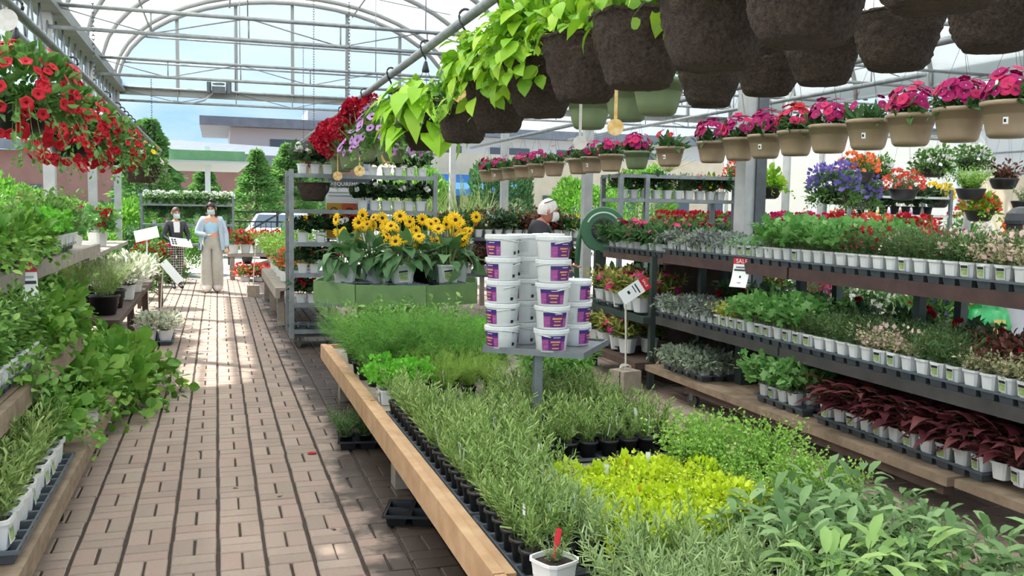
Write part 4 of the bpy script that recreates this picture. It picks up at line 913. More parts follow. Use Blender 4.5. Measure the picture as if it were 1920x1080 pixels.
bench_rows(.325, -.79, row_of(4.9, 3.6, .15), 3, lambda y, r: ('rosemary' if y < 4.75 else 'mint', 'upright fine-leaved rosemary', None), WLL, 'far', 1.1, .6, .15, -1, 1.3)
n = 0
for y in (5.15, 5.4, 5.65, 5.95, 6.25, 6.55, 6.85):
    for r, x in enumerate((-.85, -1.08, -1.3)):
        if r == 0 and y > 5.6 and y < 6.0: continue
        inst(potted('trailbig' if RG.random() < .7 else 'trail', POT_W, .092), 'strawberry_plant', 'leafy strawberry plant spilling over the bottom left shelf, %s row, %s from the near end' % (('front', 'second', 'third')[r], ORD[(5.15, 5.4, 5.65, 5.95, 6.25, 6.55, 6.85).index(y)]), 'potted plant', (x + RG.uniform(-.03, .03), y, .29), n, 1.15, group='strawberry plants on the bottom left shelf'); n += 1
inst(potted('trailbig', POT_W, .092, lab=LAB2, fs=.55, dirx=1), 'strawberry_plant', 'single white labelled pot at the front edge of the bottom left plank', 'potted plant', (-.735, 5.9, .29), .5, 1.0)
n = 0
for y in (5.7, 6.0, 6.3, 6.55):
    inst(potted('trailbig', POT_W, .092), 'strawberry_plant', 'leafy strawberry plant on the middle left shelf, %s from the near end' % ORD[n], 'potted plant', (-1.0, y, .755), n, 1.2, group='strawberry plants on the middle left shelf'); n += 1
n = 0
for y, x in ((7.15, -.95), (7.4, -1.2), (7.6, -.9), (7.9, -1.1), (8.1, -.92), (7.3, -.78), (7.75, -.74), (8.35, -.76), (8.76, -1.0)):
    inst(potted('trailbig', POT_W, .092), 'leafy_herb', 'big leafy green herb on the paving past the left shelves, %s from the near end' % ORD[n], 'potted plant', (x, y, 0), 0, 1.7, group='leafy herbs on the paving'); n += 1
for n, (x, y, z, s_) in enumerate(((-1.15, 6.75, .65, 1.3), (-1.3, 7.2, .7, 1.4), (-1.1, 7.7, .7, 1.4))):
    inst(potted('mint', POT_W, .092), 'potted_mint', 'tall leafy mint standing behind the left shelves, %s from the near end' % ORD[n], 'potted plant', (x, y, .42), n, s_ * 1.25, group='tall mints behind the left shelves')
for n, (x, y) in enumerate(((-1.33, 9.1), (-1.02, 9.35), (-1.33, 9.65), (-1.02, 9.95), (-1.33, 10.25))):
    inst([('pot', POT_BL), ('foliage', RG.choice(S['lavender']), (0, 0, .16), None, .9, 'stuff')], 'lavender_pot', 'large pot of tall grey-green lavender on the left table, %s from the near end' % ORD[n], 'potted plant', (x, y, .55), n, 1.0, group='lavender pots on the left table')
for n, (x, y) in enumerate(((-.95, 10.8), (-1.2, 11.3), (-.95, 11.7), (-1.25, 12.2), (-1.0, 12.6), (-1.1, 13.1))):
    inst(potted('whitevar', POT_WL, .15, fs=1.3, extra=[('blossoms', BLB['white'], (0, 0, .15), None, .8, 'stuff')]), 'white_hydrangea', 'white-flowered variegated plant on the left table, %s from the near end' % ORD[n], 'potted plant', (x, y, .55), n, 1.1, group='white variegated plants on the left table')
for n, (x, y) in enumerate(((-.745, 11.095), (-.575, 11.1), (-.745, 11.27), (-.575, 11.27), (-.745, 11.44), (-.575, 11.44))):
    inst(potted('whitevar', POT_WL, .15, fs=1.1, extra=[('blossoms', BLB['white'], (0, 0, .14), None, .7, 'stuff')]), 'white_impatiens', 'white variegated plant in a white pot low beside the aisle, %s from the near end' % ORD[n], 'potted plant', (x, y, .03), 0, .93, group='white variegated plants beside the aisle')
tray((2, 4, .17), (-.66, 11.35, 0), 'grey tray of white variegated plants on the paving')
blk = MB().bbox((-.1, -.1, 0), (.1, .1, .2)).mesh('concrete_block', CONC)
# geraniums at the end of the top shelf
for n, (x, y, c) in enumerate(((-1.35, 7.9, 'red'), (-1.4, 9.4, 'magenta'), (-1.35, 9.9, 'magenta'), (-1.35, 8.85, 'coral'), (-1.2, 10.6, 'red'), (-1.35, 11.6, 'red'))):
    big = n >= 4
    inst(potted('geran', POT_WL, .15, fs=1.2, extra=flower_parts('geranium', c, .05, 5 if big else 4, n, .16, .16, .24, up=.8, low=.1)), 'geranium_plant', '%s geranium above the left shelves, %s from the near end' % ({'red': 'red', 'magenta': 'magenta', 'coral': 'coral'}[c], ORD[n]), 'potted plant', (x, y, 1.245 if y < 8.5 else 1.14), n, 1.0, group='geraniums above the left shelves')
gs = thing('plant_stand', 'narrow grey shelf of geraniums along the left posts', 'shelf', (0, 0, 0))
link('shelf_board', MB().bbox((-1.66, 8.62, 1.1), (-1.05, 12.2, 1.14)).mesh('shelf_board', WOODG), gs)
for y in (8.8, 10.4, 12.0):
    link('leg', MB().box((-1.635, y, .55), (.05, .05, 1.1)).mesh('leg', WOODG), gs)

# ================================================================== hanging baskets
HOOKM = mat('black_hook_plastic', '#222426', .4)
def hook_mesh(drop):
    """S-hook over the pipe, cap below it; drop = distance from pipe axis to cap"""
    mb = MB(); P = [(.035 * math.cos(a), 0, .035 * math.sin(a)) for a in np.linspace(-.5, 3.6, 10)]
    mb.tube([(-.035 * math.cos(.4), 0, -.02)][:0] + P + [(-.02, 0, -.05), (0, 0, -drop + .03), (0, 0, -drop)], .0075, 6)
    return mb.mesh('hook', HOOKM, True)
def cap_mesh(): return MB().lathe([(.01, .03), (.018, .0), (.026, -.035), (.02, -.04), (.004, -.04)], 8).mesh('hanger_cap', HOOKM, True)
CAP = cap_mesh()
def basket(name, label, loc, pz, pot, rim_r, rim_h, parts, group=None, rz=0, s=1.0, tagd=None, plain=False):
    """loc = bottom of the pot; pz = height of the rail above the ground"""
    t = thing(name, label, 'hanging basket', loc, rz, group)
    link('pot', pot, t, None, None, s)
    H = pz - loc[2]; drop = .11 if not plain else .03
    if not plain:
        link('hook', hook_mesh(drop), t, (0, 0, H + .02), (0, 0, RG.uniform(-.5, .5) - rz))
        link('hanger_cap', CAP, t, (0, 0, H - drop))
    zt_ = H - drop - .03
    for i in range(3):
        a = i * 2.094 + .4
        link('wire', MB().tube([(.015 * math.cos(a), .015 * math.sin(a), zt_), (rim_r * .55 * math.cos(a), rim_r * .55 * math.sin(a), (zt_ + rim_h) / 2), (rim_r * math.cos(a), rim_r * math.sin(a), rim_h)], .0022 if not plain else .0016, 4).mesh('wire', WIRE), t)
    for p in parts:
        o = link(p[0], p[1], t, p[2] if len(p) > 2 else None, p[3] if len(p) > 3 else None, p[4] if len(p) > 4 else None, p[5] if len(p) > 5 else None)
    return t
def disc_tag(label, loc, rz, hexc, r=.055, strap=.12, cat='tag'):
    m = mat('tag_' + hexc[1:], hexc, .5, 0, (30, '#f0d9a8' if hexc != '#c9c6c0' else '#dedbd4'))
    t = thing('price_tag', label, cat, loc, rz)
    mb = MB().lathe([(r * .98, -.001), (r, 0), (r * .98, .001)], 20); me = mb.mesh('disc', m, False)
    link('disc', me, t, None, (math.pi / 2, 0, 0))
    link('strap', MB().box((0, 0, r + strap / 2), (.012, .001, strap)).mesh('strap', m), t)
def shift(ps, dz): return [(p[0], p[1], Vector(p[2]) + Vector((0, 0, dz))) + tuple(p[3:]) for p in ps]
# --- coir baskets over the herb table
lime_names = {0: 'nearest', 1: 'second nearest', 2: 'third nearest', 3: 'fourth nearest', 4: 'fifth nearest', 5: 'sixth nearest', 6: 'seventh nearest'}
for n, (y, z) in enumerate(((1.44, 1.96), (1.86, 1.96), (2.27, 1.96), (2.74, 1.965), (3.2, 1.97), (3.68, 1.955), (4.3, 1.94), (4.95, 1.93))):
    rr = 1.0 if n else 1.0
    if n in (5, 6): ps = [('foliage', S['limebk'][n % 2], (0, 0, .24), (0, 0, n), 1.05, 'stuff')] + drape('limebk', 120, n, .24, .22, .27, -.5, .8, 1.25, .6, (-.6, -.8)) + flower_parts('geranium', 'orange', .03, 2, n, .12, .2, .3, low=.4)
    elif n == 7: ps = [('foliage', S['petun'][1], (0, 0, .22), (0, 0, 1), .75, 'stuff')] + drape('limebk', 40, n, .18, .16, .26) + flower_parts('geranium', 'red', .03, 2, 4, .12, .2, .26, low=.3)
    else: ps = [('foliage', RG.choice(S['trailbig'] if n < 3 else S['limebk']), (0, 0, .23), (0, 0, n), .9 if n < 3 else .75, 'stuff')] + (flower_parts('geranium', 'coral', .035, 3, n, .12, .16, .3, low=.2) if n in (3, 4) else []) + drape('limebk', 26, n, .17, .14, .25, -.15)
    nm = '%s coir basket on the thick rail, %s' % (('nearest', 'second', 'third', 'fourth', 'fifth', 'sixth', 'seventh', 'eighth')[n], 'heaped with lime green foliage' if n in (5, 6) else 'with red blooms and a lemon tag' if n == 7 else 'rough dark fibre above the camera' if n < 3 else 'topped by green leaves')
    basket('coir_basket', nm, (1.3, y, z + .035), 2.63, COIRS[n % 2], .165, .215, ps, 'coir baskets over the herb table', rz=n)
for n, (y, c) in enumerate(((1.95, 'coir'), (2.36, 'coir'), (2.8, 'coir'), (3.23, 'coir'), (3.62, 'coir'), (4.13, 'coir'), (4.7, 'green'), (5.1, 'green'), (5.7, 'green'))):
    if c == 'coir':
        ps = [('foliage', RG.choice(S['ivyger']), (0, 0, .23), (0, 0, n), 1.7 if n == 2 else 1.0, 'stuff')]
        basket('coir_basket', 'coir basket of the second rail behind the herb table, %s from the near end' % ORD[n], (2.35, y, 2.13), 2.9, COIRS[n % 2], .165, .25, ps, 'coir baskets on the second rail', rz=n, s=(.98, .98, .85))
    else:
        basket('green_pot', 'ribbed olive green hanging pot behind the coir baskets, %s from the near end' % ORD[n - 6], (2.35, y, 2.14), 2.9, POT_GREEN, .14, .185, [('foliage', RG.choice(S['geran']), (0, 0, .16), (0, 0, n), .7, 'stuff')], 'olive green pots on the second rail', rz=n, s=1.05, plain=True)
# lime sweet potato vine, petunias and geraniums farther along the same rail
b = basket('coir_basket', 'coir basket of big lime green vine leaves hanging over the sunflowers', (1.3, 5.95, 1.98), 2.63, COIRS[0], .165, .25, drape('lime', 60, 77, .23, .24, .24, -.6, .75, 1.15, .75, (-.5, -.85)) + [('foliage', S['limebk'][1], (0, 0, .24), None, .8, 'stuff')] + flower_parts('petunia', 'lilac', .036, 4, 78, .26, .2, .2, side=(-.3, -1)))
b = basket('petunia_basket', 'basket of lilac petunias between the lime vine and the red geraniums', (1.3, 7.2, 1.95), 2.63, POT_GREEN, .14, .18, [('foliage', S['petun'][0], (0, 0, .18), None, 1.15, 'stuff')] + flower_parts('petunia', 'lilac', .039, 50, 80, .29, .28, .2, low=-.6, side=(-.4, -1)))
for n, (y, m_) in enumerate(((8.55, 5), (9.4, 5), (10.2, 4), (12.0, 3))):
    basket('geranium_basket', 'green pot of crimson geraniums hanging on the thick rail, %s from the lime vine' % ORD[n], (1.3, y, 1.98 if n else 2.02), 2.63, POT_GREEN, .14, .18, [('foliage', S['geran'][n % 2], (0, 0, .16), (0, 0, n), 1.0, 'stuff')] + flower_parts('geranium', 'crimson', .1, 9 + m_, 90 + n, .24, .26, .26, up=.9, low=-.15) + ([] if n else flower_parts('petunia', 'lilac', .039, 18, 99, .24, .2, .12, low=-.4, side=(-.3, -1))), 'crimson geranium baskets')
disc_tag('round lemon yellow tag hanging on the lime foliage basket', (1.22, 4.7, 2.2), -.3, '#e0a640', .052, .05)
disc_tag('round yellow tag dangling below the coir baskets on an orange strap', (1.36, 3.05, 1.9), -.4, '#d6a53a', .03, .14)
disc_tag('round grey tag on a tan strap below the coir baskets', (1.43, 3.56, 1.88), -.4, '#c9c6c0', .029, .16)
for n, (x, y, z) in enumerate(((1.24, 10.05, 1.93), (1.24, 8.45, 1.93), (1.26, 7.12, 1.99))): disc_tag('%s of three amber tags under the geranium baskets' % ORD[n].capitalize(), (x, y, z), -.2, '#c8912e', .05, .2)
disc_tag('round white tag on a red strap under the near left hook', (-.9, 4.75, 2.42), -.2, '#c9c6c0', .05, .06)
# --- tan pots of impatiens
tan_y = [4.08, 4.44, 4.84, 5.24, 5.66, 6.06, 6.47, 6.86, 7.3, 8.11, 8.85, 9.51, 10.05, 10.48, 11.34, 12.02, 12.62, 13.22, 13.8, 14.45]
for n, y in enumerate(tan_y):
    g = n == 10; few = n in (3, 9, 14, 17); c = 'red' if n in (5, 9) else 'magenta'
    ps = [('foliage', RG.choice(S['impat']), (0, 0, .14), (0, 0, n), 1.1, 'stuff')] + flower_parts('impatiens', [c, c, c, 'pink'] if not few else [c], .034, 5 if few else (40 if y < 9 else 18), 200 + n, .14, .13, .24, up=.15, low=-.05, side=(-.7, -.7))
    if n % 3 == 0 and not g: ps.append(('price_sticker', MB().box((0, 0, 0), (.001, .026, .038)).box((-.0012, .003, 0), (.0005, .012, .018), 1).mesh('price_sticker', [CARDW, INK]), (-.098, -.075, .085), (0, -.16, .65)))
    basket('tan_pot', '%s hanging pot of %s impatiens, %s from the near end of its rail' % ('green' if g else 'tan', 'sparse dark-leaved' if few else 'red' if c == 'red' else 'magenta', nth(n)), (4.2, y, 2.045), 2.66, POT_GREEN if g else POT_TAN, .14, .185, ps, 'impatiens pots on the long rail', rz=0, s=1.0 + (.06 if y < 6 else 0), plain=True)
# --- left baskets
for n, (y, pt, z, s_) in enumerate(((4.95, POT_DISH, 1.93, 1.0), (6.75, POT_DISH, 1.9, 1.05), (8.7, COIRS[0], 1.93, .9))):
    basket('petunia_basket', '%s of the basket row of red petunias left of the aisle' % ('Nearest', 'Middle', 'Farthest red one')[n], (-.9, y, z), 2.5, pt, .165, .13, [('foliage', S['petun'][n], (0, 0, .12), (0, 0, n), 1.2, 'stuff')] + flower_parts('petunia', 'red', .029, (100, 190, 120)[n], 60 + n, .29, .27, .14, up=.1, low=-.75, side=(.3, -1)), 'red petunia baskets', s=s_)
basket('mixed_basket', 'wide coir basket of white and yellow flowers past the red petunias', (-.9, 12.4, 1.86), 2.5, COIRS[1], .3, .25, [('foliage', S['petun'][1], (0, 0, .22), None, 1.1, 'stuff')] + flower_parts('impatiens', 'white', .04, 12, 66, .26, .22, .26, side=(-.2, -1)) + flower_parts('impatiens', ['yellow', 'orange'], .035, 10, 67, .24, .24, .3, low=.2), s=(1.5, 1.5, .9))
basket('mixed_basket', 'small basket of pale pink flowers at the far left rail end', (-.9, 14.2, 1.95), 2.5, POT_DISH, .165, .13, [('foliage', S['petun'][2], (0, 0, .1), None, 1, 'stuff')] + flower_parts('petunia', ['palepink', 'lilac'], .04, 16, 68, .24, .22, .14, side=(0, -1)))
for i in range(9):
    hk = link('spare_hook', hook_mesh(.09), None, (-.9, 9.6 + .42 * i, 2.52), (0, 0, RG.uniform(-.4, .4))); hk['label'] = 'empty black hook on the petunia rail, %s past the red baskets' % ORD[i]; hk['category'] = 'hook'; hk['group'] = 'empty hooks on the petunia rail'

# ================================================================== sunflower display and trolley
DG = mat('green_display_board', '#5f7f4c', .6, 0, (6, '#6d8d58'))
ds = thing('display_plinth', 'octagonal green display plinth under the sunflowers', 'display stand', (1.7, 8.95, 0))
R8 = .77
for i in range(8):
    a = (i + .5) * math.pi / 4 + .12; w = 2 * R8 * math.tan(math.pi / 8)
    link('panel', MB().box((0, 0, 0), (.02, w - .004, .2)).mesh('panel', DG), ds, (R8 * math.cos(a), R8 * math.sin(a), .80), (0, 0, a))
link('platform', MB().lathe([(.01, .81), (R8, .81), (R8, .85), (.01, .85)], 8, rot=.12).mesh('platform', DGREY), ds)
link('pedestal', MB().lathe([(.45, 0), (.4, .81)], 8).mesh('pedestal', DG), ds)
n = 0
for i, (x, y, w_) in enumerate(((1.14, 8.7, 1), (1.42, 8.78, 1), (1.64, 8.45, 1), (2.08, 8.5, 1), (2.25, 8.8, 1), (1.66, 8.98, 0), (1.9, 8.75, 2))):
    pot = POT_WL if w_ != 2 else POT_BL
    ps = [('pot', pot, None, None, 1.35 if w_ != 2 else .85)] + ([('label_card', LABL, (-.0, -.108, .05), (-.12, 0, math.pi / 2), 1.1)] if i in (2, 3) else [])
    mbS = MB(); G = random.Random(i)
    tops = [(G.uniform(-.17, .17), G.uniform(-.17, .12), G.choice([.42, .48, .52, .55, .6, .64]) + G.uniform(-.02, .02)) for _ in range(9)]
    for p in tops: mbS.tube([(p[0] * .15, p[1] * .15, .1), (p[0] * .5, p[1] * .5, .3), p], .006, 5)
    ps.append(('stems', mbS.mesh('stems', STEM), None, None, None, 'stuff'))
    for p in tops:
        d = Vector((G.uniform(-1, .8), -1 + G.uniform(-.1, .7), G.uniform(-.1, 1.0))); ps.append(('sunflower_head', fl('sunflower', 'yellow', .058), p, d.to_track_quat('Z', 'Y').to_euler(), G.uniform(.7, 1.25)))
    ps += shift(leaf_parts('sunfl', 18, 300 + i, .17, .18, 1.3, smin=.9, smax=1.3, out=.04), .2) + drape('sunfl', 16, 330 + i, .17, .12, .27, -.6, .9, 1.3, .7, (-.2, -1))
    inst(ps, 'sunflower_plant', 'potted yellow sunflowers on the green plinth, %s' % ('leftmost pot', 'second pot from the left', 'middle pot with a label', 'labelled pot right of the dark pot', 'rightmost pot', 'back row pot', 'dark grey pot')[i], 'potted plant', (x, y, .87), 0, 1.0, group='sunflowers on the plinth')
for n, (x, y) in enumerate(((1.22, 8.7), (2.08, 8.55), (1.66, 8.4))):
    tray((2, 3, .13), (x, y, .851), 'grey tray under the sunflower pots, %s from the left' % ORD[n] if n < 2 else 'grey tray under the middle sunflower pot', .1)
ct = thing('plant_trolley', 'tall grey steel trolley of begonias behind the sunflowers', 'trolley', (0, 0, 0))
cx0, cx1, cy0, cy1 = .79, 2.43, 10.55, 11.15
for x in (cx0, cx1):
    for y in (cy0, cy1): link('upright', MB().box((x, y, 1.06), (.05, .05, 1.9)).mesh('upright', GAL), ct)
for z in (.2, .5, .84, 1.19, 1.56, 1.96):
    link('shelf', MB().bbox((cx0, cy0, z - .02), (cx1, cy1, z)).mesh('shelf', GREYP), ct)
    link('shelf_edge', MB().bbox((cx0 + .02, cy0 - .028, z - .04), (cx1 - .02, cy0 - .003, z + .006)).mesh('shelf_edge', GAL), ct)
for x in (cx0 + .1, cx1 - .1):
    for y in (cy0 + .06, cy1 - .06): caster(ct, (x, y), .075)
link('base_frame', MB().bbox((cx0, cy0, .12), (cx1, cy1, .17)).mesh('base_frame', DARKST), ct)
n = 0
def begonia(x, y, z, c, k_, word, s_=1.0):
    global n
    inst(potted('begon', POT_W, .092, extra=flower_parts('rose', c, .034, k_, n, .1, .09, .17, side=(-.2, -1), low=.1) if k_ else []), 'begonia_plant', word, 'potted plant', (x, y, z), 0, s_, group='begonias on the trolley'); n += 1
for i, x in enumerate((.92, 1.06, 1.2)): begonia(x, 10.66, 1.96, 'white', 4, 'white begonia on the trolley top, %s from the aisle' % ORD[i], 1.25)
for i, x in enumerate((1.72, 1.88, 2.02, 2.16, 2.3)): begonia(x, 10.68, 1.96, 'white', 1, 'begonia on the trolley top behind the vine, %s from the right' % ORD[4 - i], 1.15)
for i, x in enumerate((1.6, 1.735, 1.87, 2.005, 2.14, 2.28)): begonia(x, 10.66, 1.56, 'white', 3 if i % 2 else 1, 'dark-leaved white begonia on the upper trolley shelf, %s from the left' % ORD[i], 1.3)
for i, x in enumerate((.92, 1.12, 1.35, 1.6, 1.85, 2.1, 2.3)): begonia(x, 10.66, 1.19, ('yellow', 'coral', 'white', 'red', 'palepink', 'white', 'red')[i], 3, 'begonia on the middle trolley shelf, %s from the aisle' % ORD[i], 1.25)
for i, x in enumerate((.92, 1.05, 1.22)): begonia(x, 10.66, .84, ('red', 'palepink', 'pink')[i], 3, 'begonia on the second lowest trolley shelf, %s from the aisle' % ORD[i], 1.2)
for i, x in enumerate((.9, 1.02, 1.15)): begonia(x, 10.66, .5, 'red', 3, 'red begonia on the low trolley shelf, %s from the aisle' % ORD[i], 1.15)
tray((2, 5, .115), (1.05, 10.75, .2), 'grey tray lying on the bottom deck of the trolley', 1.4)
basket('coir_basket', 'dark coir basket tucked under the top of the trolley', (1.02, 10.45, 1.66), 1.93, COIRS[1], .165, .25, [('foliage', S['bacopa'][0], (.1, 0, .15), None, 1.3, 'stuff')], s=(1.15, 1.15, .9), plain=True)
# ================================================================== signs
def text(body, size, mt, par, loc, rot, name='lettering', sx=1.0):
    c = bpy.data.curves.new(name, 'FONT'); c.body = body; c.size = size; c.align_x = 'CENTER'; c.align_y = 'CENTER'; c.extrude = .0004
    o = bpy.data.objects.new('tmp', c); COL.objects.link(o); bpy.context.view_layer.update()
    me = bpy.data.meshes.new_from_object(o.evaluated_get(bpy.context.evaluated_depsgraph_get())); bpy.data.objects.remove(o)
    me.materials.clear(); me.materials.append(mt)
    q = link(name, me, par, loc, rot, (sx, 1, 1)); q['kind'] = 'stuff'
    return q
sr = thing('notice_board', 'REQUIREMENTS notice with yellow, orange and blue panels behind the trolley', 'sign', (1.54, 11.35, 1.575))
link('board', MB().box((0, 0, 0), (.56, .02, .76)).mesh('board', CARDW), sr)
link('header', MB().box((0, -.012, .32), (.56, .004, .12)).mesh('header', mat('sign_charcoal', '#4c4f52', .6)), sr)
for i, c in enumerate(('#d8a63e', '#d9683a', '#6d9cc4')): link('colour_panel', MB().box((-.186 + .186 * i, -.012, -.14), (.182, .004, .42)).mesh('colour_panel', mat('sign_' + c[1:], c, .6)), sr)
text('REQUIREMENTS', .062, CARDW, sr, (-.0, -.0155, .3), (math.pi / 2, 0, 0))
for i, w in enumerate((.09, .14)): link('caption_line', MB().box((-.186 + .186 * i, -.015, -.15), (w, .002, .022)).mesh('caption_line', INK), sr)
for i in range(2): link('pictogram', MB().tube([(-.186 + .186 * i + .045 * math.cos(a), -.015, -.03 + .045 * math.sin(a)) for a in np.linspace(0, 6.283, 17)[:-1]], .005, 4, closed=True).mesh('pictogram', INK), sr)
link('text_lines', MB().box((0, -.012, .2), (.5, .002, .012)).box((-.05, -.012, .16), (.4, .002, .012)).mesh('text_lines', mat('sign_grey_text', '#a9adab', .6)), sr)
for x in (-.25, .25): link('leg', MB().box((x, 0, -1.0), (.03, .02, 1.28)).mesh('leg', GAL), sr)
def sale_sheet(w, h, bend, n=8):
    """a hanging sale card, curling outward towards its foot"""
    def pos(t, x): return (x, -bend * t * t, -h * (t - .12 * t * t * (bend > .03)))
    V = []; F = []; M = []; t_ = [0, .2] + list(np.linspace(.3, 1, n))
    for t in t_:
        for x in (-w / 2, w / 2): V.append(pos(t, x))
    for i in range(len(t_) - 1): F.append((2 * i, 2 * i + 1, 2 * i + 3, 2 * i + 2)); M.append(1 if i == 0 else 0)
    mb = MB(); mb.add(V, [F[0]], 1); mb.add(V, F[1:], 0)
    for t0, t1, x0, x1, m in ((.27, .31, -.3, .3, 2), (.36, .42, -.42, .42, 3), (.58, .66, -.04, .06, 3), (.8, .86, -.1, .12, 2)):
        VV = [np.array(pos(t, x * w)) + np.array((0, -.0015, 0)) for t in (t0, t1) for x in (x0, x1)]; mb.add(VV, [(0, 1, 3, 2)], m)
    return mb.mesh('sheet', [CARDW, CARDR, mat('sign_grey_text', '#8d918f', .6), INK])
s1 = thing('sale_sign', 'white SALE card with red header clipped to the right top shelf', 'sign', (3.722, 5.98, 1.27), -math.pi / 2)
link('sheet', sale_sheet(.135, .245, .06), s1); text('SALE', .045, CARDW, s1, (0, -.003, -.026), (math.pi / 2, 0, 0)); text('ANNUALS', .02, INK, s1, (0, -.009, -.072), (math.pi / 2 + .1, 0, 0)); text('4', .03, INK, s1, (0, -.026, -.142), (math.pi / 2 + .2, 0, 0))
s1.rotation_euler = (0, 0, -1.05)
s2 = thing('sale_sign', 'long white card with red header curling down from the left top shelf', 'sign', (-.95, 5.35, 1.29), .35)
link('sheet', sale_sheet(.085, .3, .12), s2); text('SALE', .024, CARDW, s2, (0, -.003, -.03), (math.pi / 2, 0, 0))
s3 = thing('sale_sign', 'tilted SALE card on a cord-wrapped rod set in a concrete block', 'sign', (3.44, 7.36, 0))
link('block', MB().bbox((-.1, -.1, 0), (.1, .1, .2)).mesh('block', CONC), s3, None, (0, 0, .25))
link('block_joint', MB().bbox((-.104, -.052, .0), (-.098, -.044, .2)).mesh('block_joint', INK), s3, None, (0, 0, .25))
link('rod', MB().tube([(0, 0, .19), (-.005, 0, .5), (-.02, 0, .86)], .009, 8).mesh('rod', mat('white_cord', '#d9d4c6', .8)), s3)
link('rope_loop', MB().tube([(.05 * math.cos(a), .03 * math.sin(a), .215 + .03 * abs(math.sin(a))) for a in np.linspace(0, 6.283, 15)[:-1]], .007, 6, closed=True).mesh('rope_loop', mat('white_cord', '#d9d4c6', .8)), s3)
c3 = link('card', MB().box((0, 0, .14), (.125, .004, .3)).box((0, -.003, .255), (.125, .002, .07), 1).box((0, -.003, .17), (.09, .002, .012), 2).box((-.01, -.003, .14), (.07, .002, .008), 2).box((-.01, -.003, .08), (.03, .002, .022), 2).mesh('card', [CARDW, CARDR, INK]), s3, (-.06, -.02, .84), (-.4, .98, -.43), 1.0)
text('SALE', .035, CARDW, c3, (0, -.0045, .255), (math.pi / 2, 0, 0))
def rod_sign(label, x, y, blockw=.2, h=.95, cw=.2, lean=.35):
    t = thing('rod_sign', label, 'sign', (x, y, 0)); link('block', blk, t, None, (0, 0, .05))
    link('rod', MB().tube([(0, 0, .18), (.02, 0, h * .6), (.05, 0, h)], .01, 6).mesh('rod', mat('white_cord', '#d9d4c6', .8)), t)
    link('card', MB().box((cw / 2, 0, 0), (cw, .006, .13)).mesh('card', CARDW), t, (.04, 0, h), (-.7, -lean, 0))
rod_sign('pale card on a rod in a concrete block standing in the sunny aisle', .59, 16.7)
rod_sign('white card on a rod beside the left table, in front of the women', -.72, 12.75, h=.85, cw=.34, lean=-.9)
t = thing('rod_sign', 'white tilted price card above the white variegated plants', 'sign', (-.95, 13.9, 0)); link('rod', MB().tube([(0, 0, 0), (0, 0, .6), (0, 0, 1.12)], .012, 6).mesh('rod', CARDW), t); link('card', MB().box((0, 0, 0), (.32, .01, .2)).mesh('card', CARDW), t, (0, 0, 1.17), (-.7, -.25, 0))

# ================================================================== people
SKIN = mat('skin', '#d9a48a', .55); SKINR = mat('ruddy_skin', '#cf8f7c', .55); MASKM = mat('mask_pale_blue', '#c6dad8', .7); MASKW = mat('mask_white', '#e8e6e2', .7); HAIRD = mat('hair_dark', '#2f2522', .6); HAIRB = mat('hair_auburn', '#5b3a2e', .6); HAIRG = mat('hair_silver', '#cfc9c2', .7, 0, (40, '#e6e2dc'))
BLKL = mat('black_leather', '#2b2a2d', .4); BLKJ = mat('black_jacket', '#26252b', .7); DENIM = mat('pale_denim', '#a9bccb', .8, 0, (30, '#bccbd6')); BLUET = mat('blue_knit', '#9cc4dc', .8, 0, (60, '#b4d6e8')); GREYT = mat('grey_trousers', '#b3afa4', .8, 0, (12, '#bdb9ae')); WHT = mat('white_shirt', '#e3e2e0', .8); SHOE = mat('cream_shoe', '#d9cfc4', .6)
def plaidmat():
    m = bpy.data.materials.new('black_plaid'); m.use_nodes = True; t = m.node_tree; b = t.nodes['Principled BSDF']; co = N(t, 'ShaderNodeTexCoord'); sx = N(t, 'ShaderNodeSeparateXYZ'); t.links.new(co.outputs['Object'], sx.inputs[0])
    acc = None
    for ax, f in (('X', 24.0), ('Z', 20.0)):
        mu = N(t, 'ShaderNodeMath', operation='MULTIPLY'); mu.inputs[1].default_value = f; t.links.new(sx.outputs[ax], mu.inputs[0])
        fr = N(t, 'ShaderNodeMath', operation='FRACT'); t.links.new(mu.outputs[0], fr.inputs[0]); lt_ = N(t, 'ShaderNodeMath', operation='LESS_THAN'); lt_.inputs[1].default_value = .22; t.links.new(fr.outputs[0], lt_.inputs[0])
        if acc is None: acc = lt_
        else: mxm = N(t, 'ShaderNodeMath', operation='MAXIMUM'); t.links.new(acc.outputs[0], mxm.inputs[0]); t.links.new(lt_.outputs[0], mxm.inputs[1]); acc = mxm
    mx = N(t, 'ShaderNodeMix', data_type='RGBA'); mx.inputs[6].default_value = lin('#26262a'); mx.inputs[7].default_value = lin('#c9c8c4'); t.links.new(acc.outputs[0], mx.inputs[0]); t.links.new(mx.outputs[2], b.inputs['Base Color']); b.inputs['Roughness'].default_value = .85
    return m
PLAID = plaidmat()
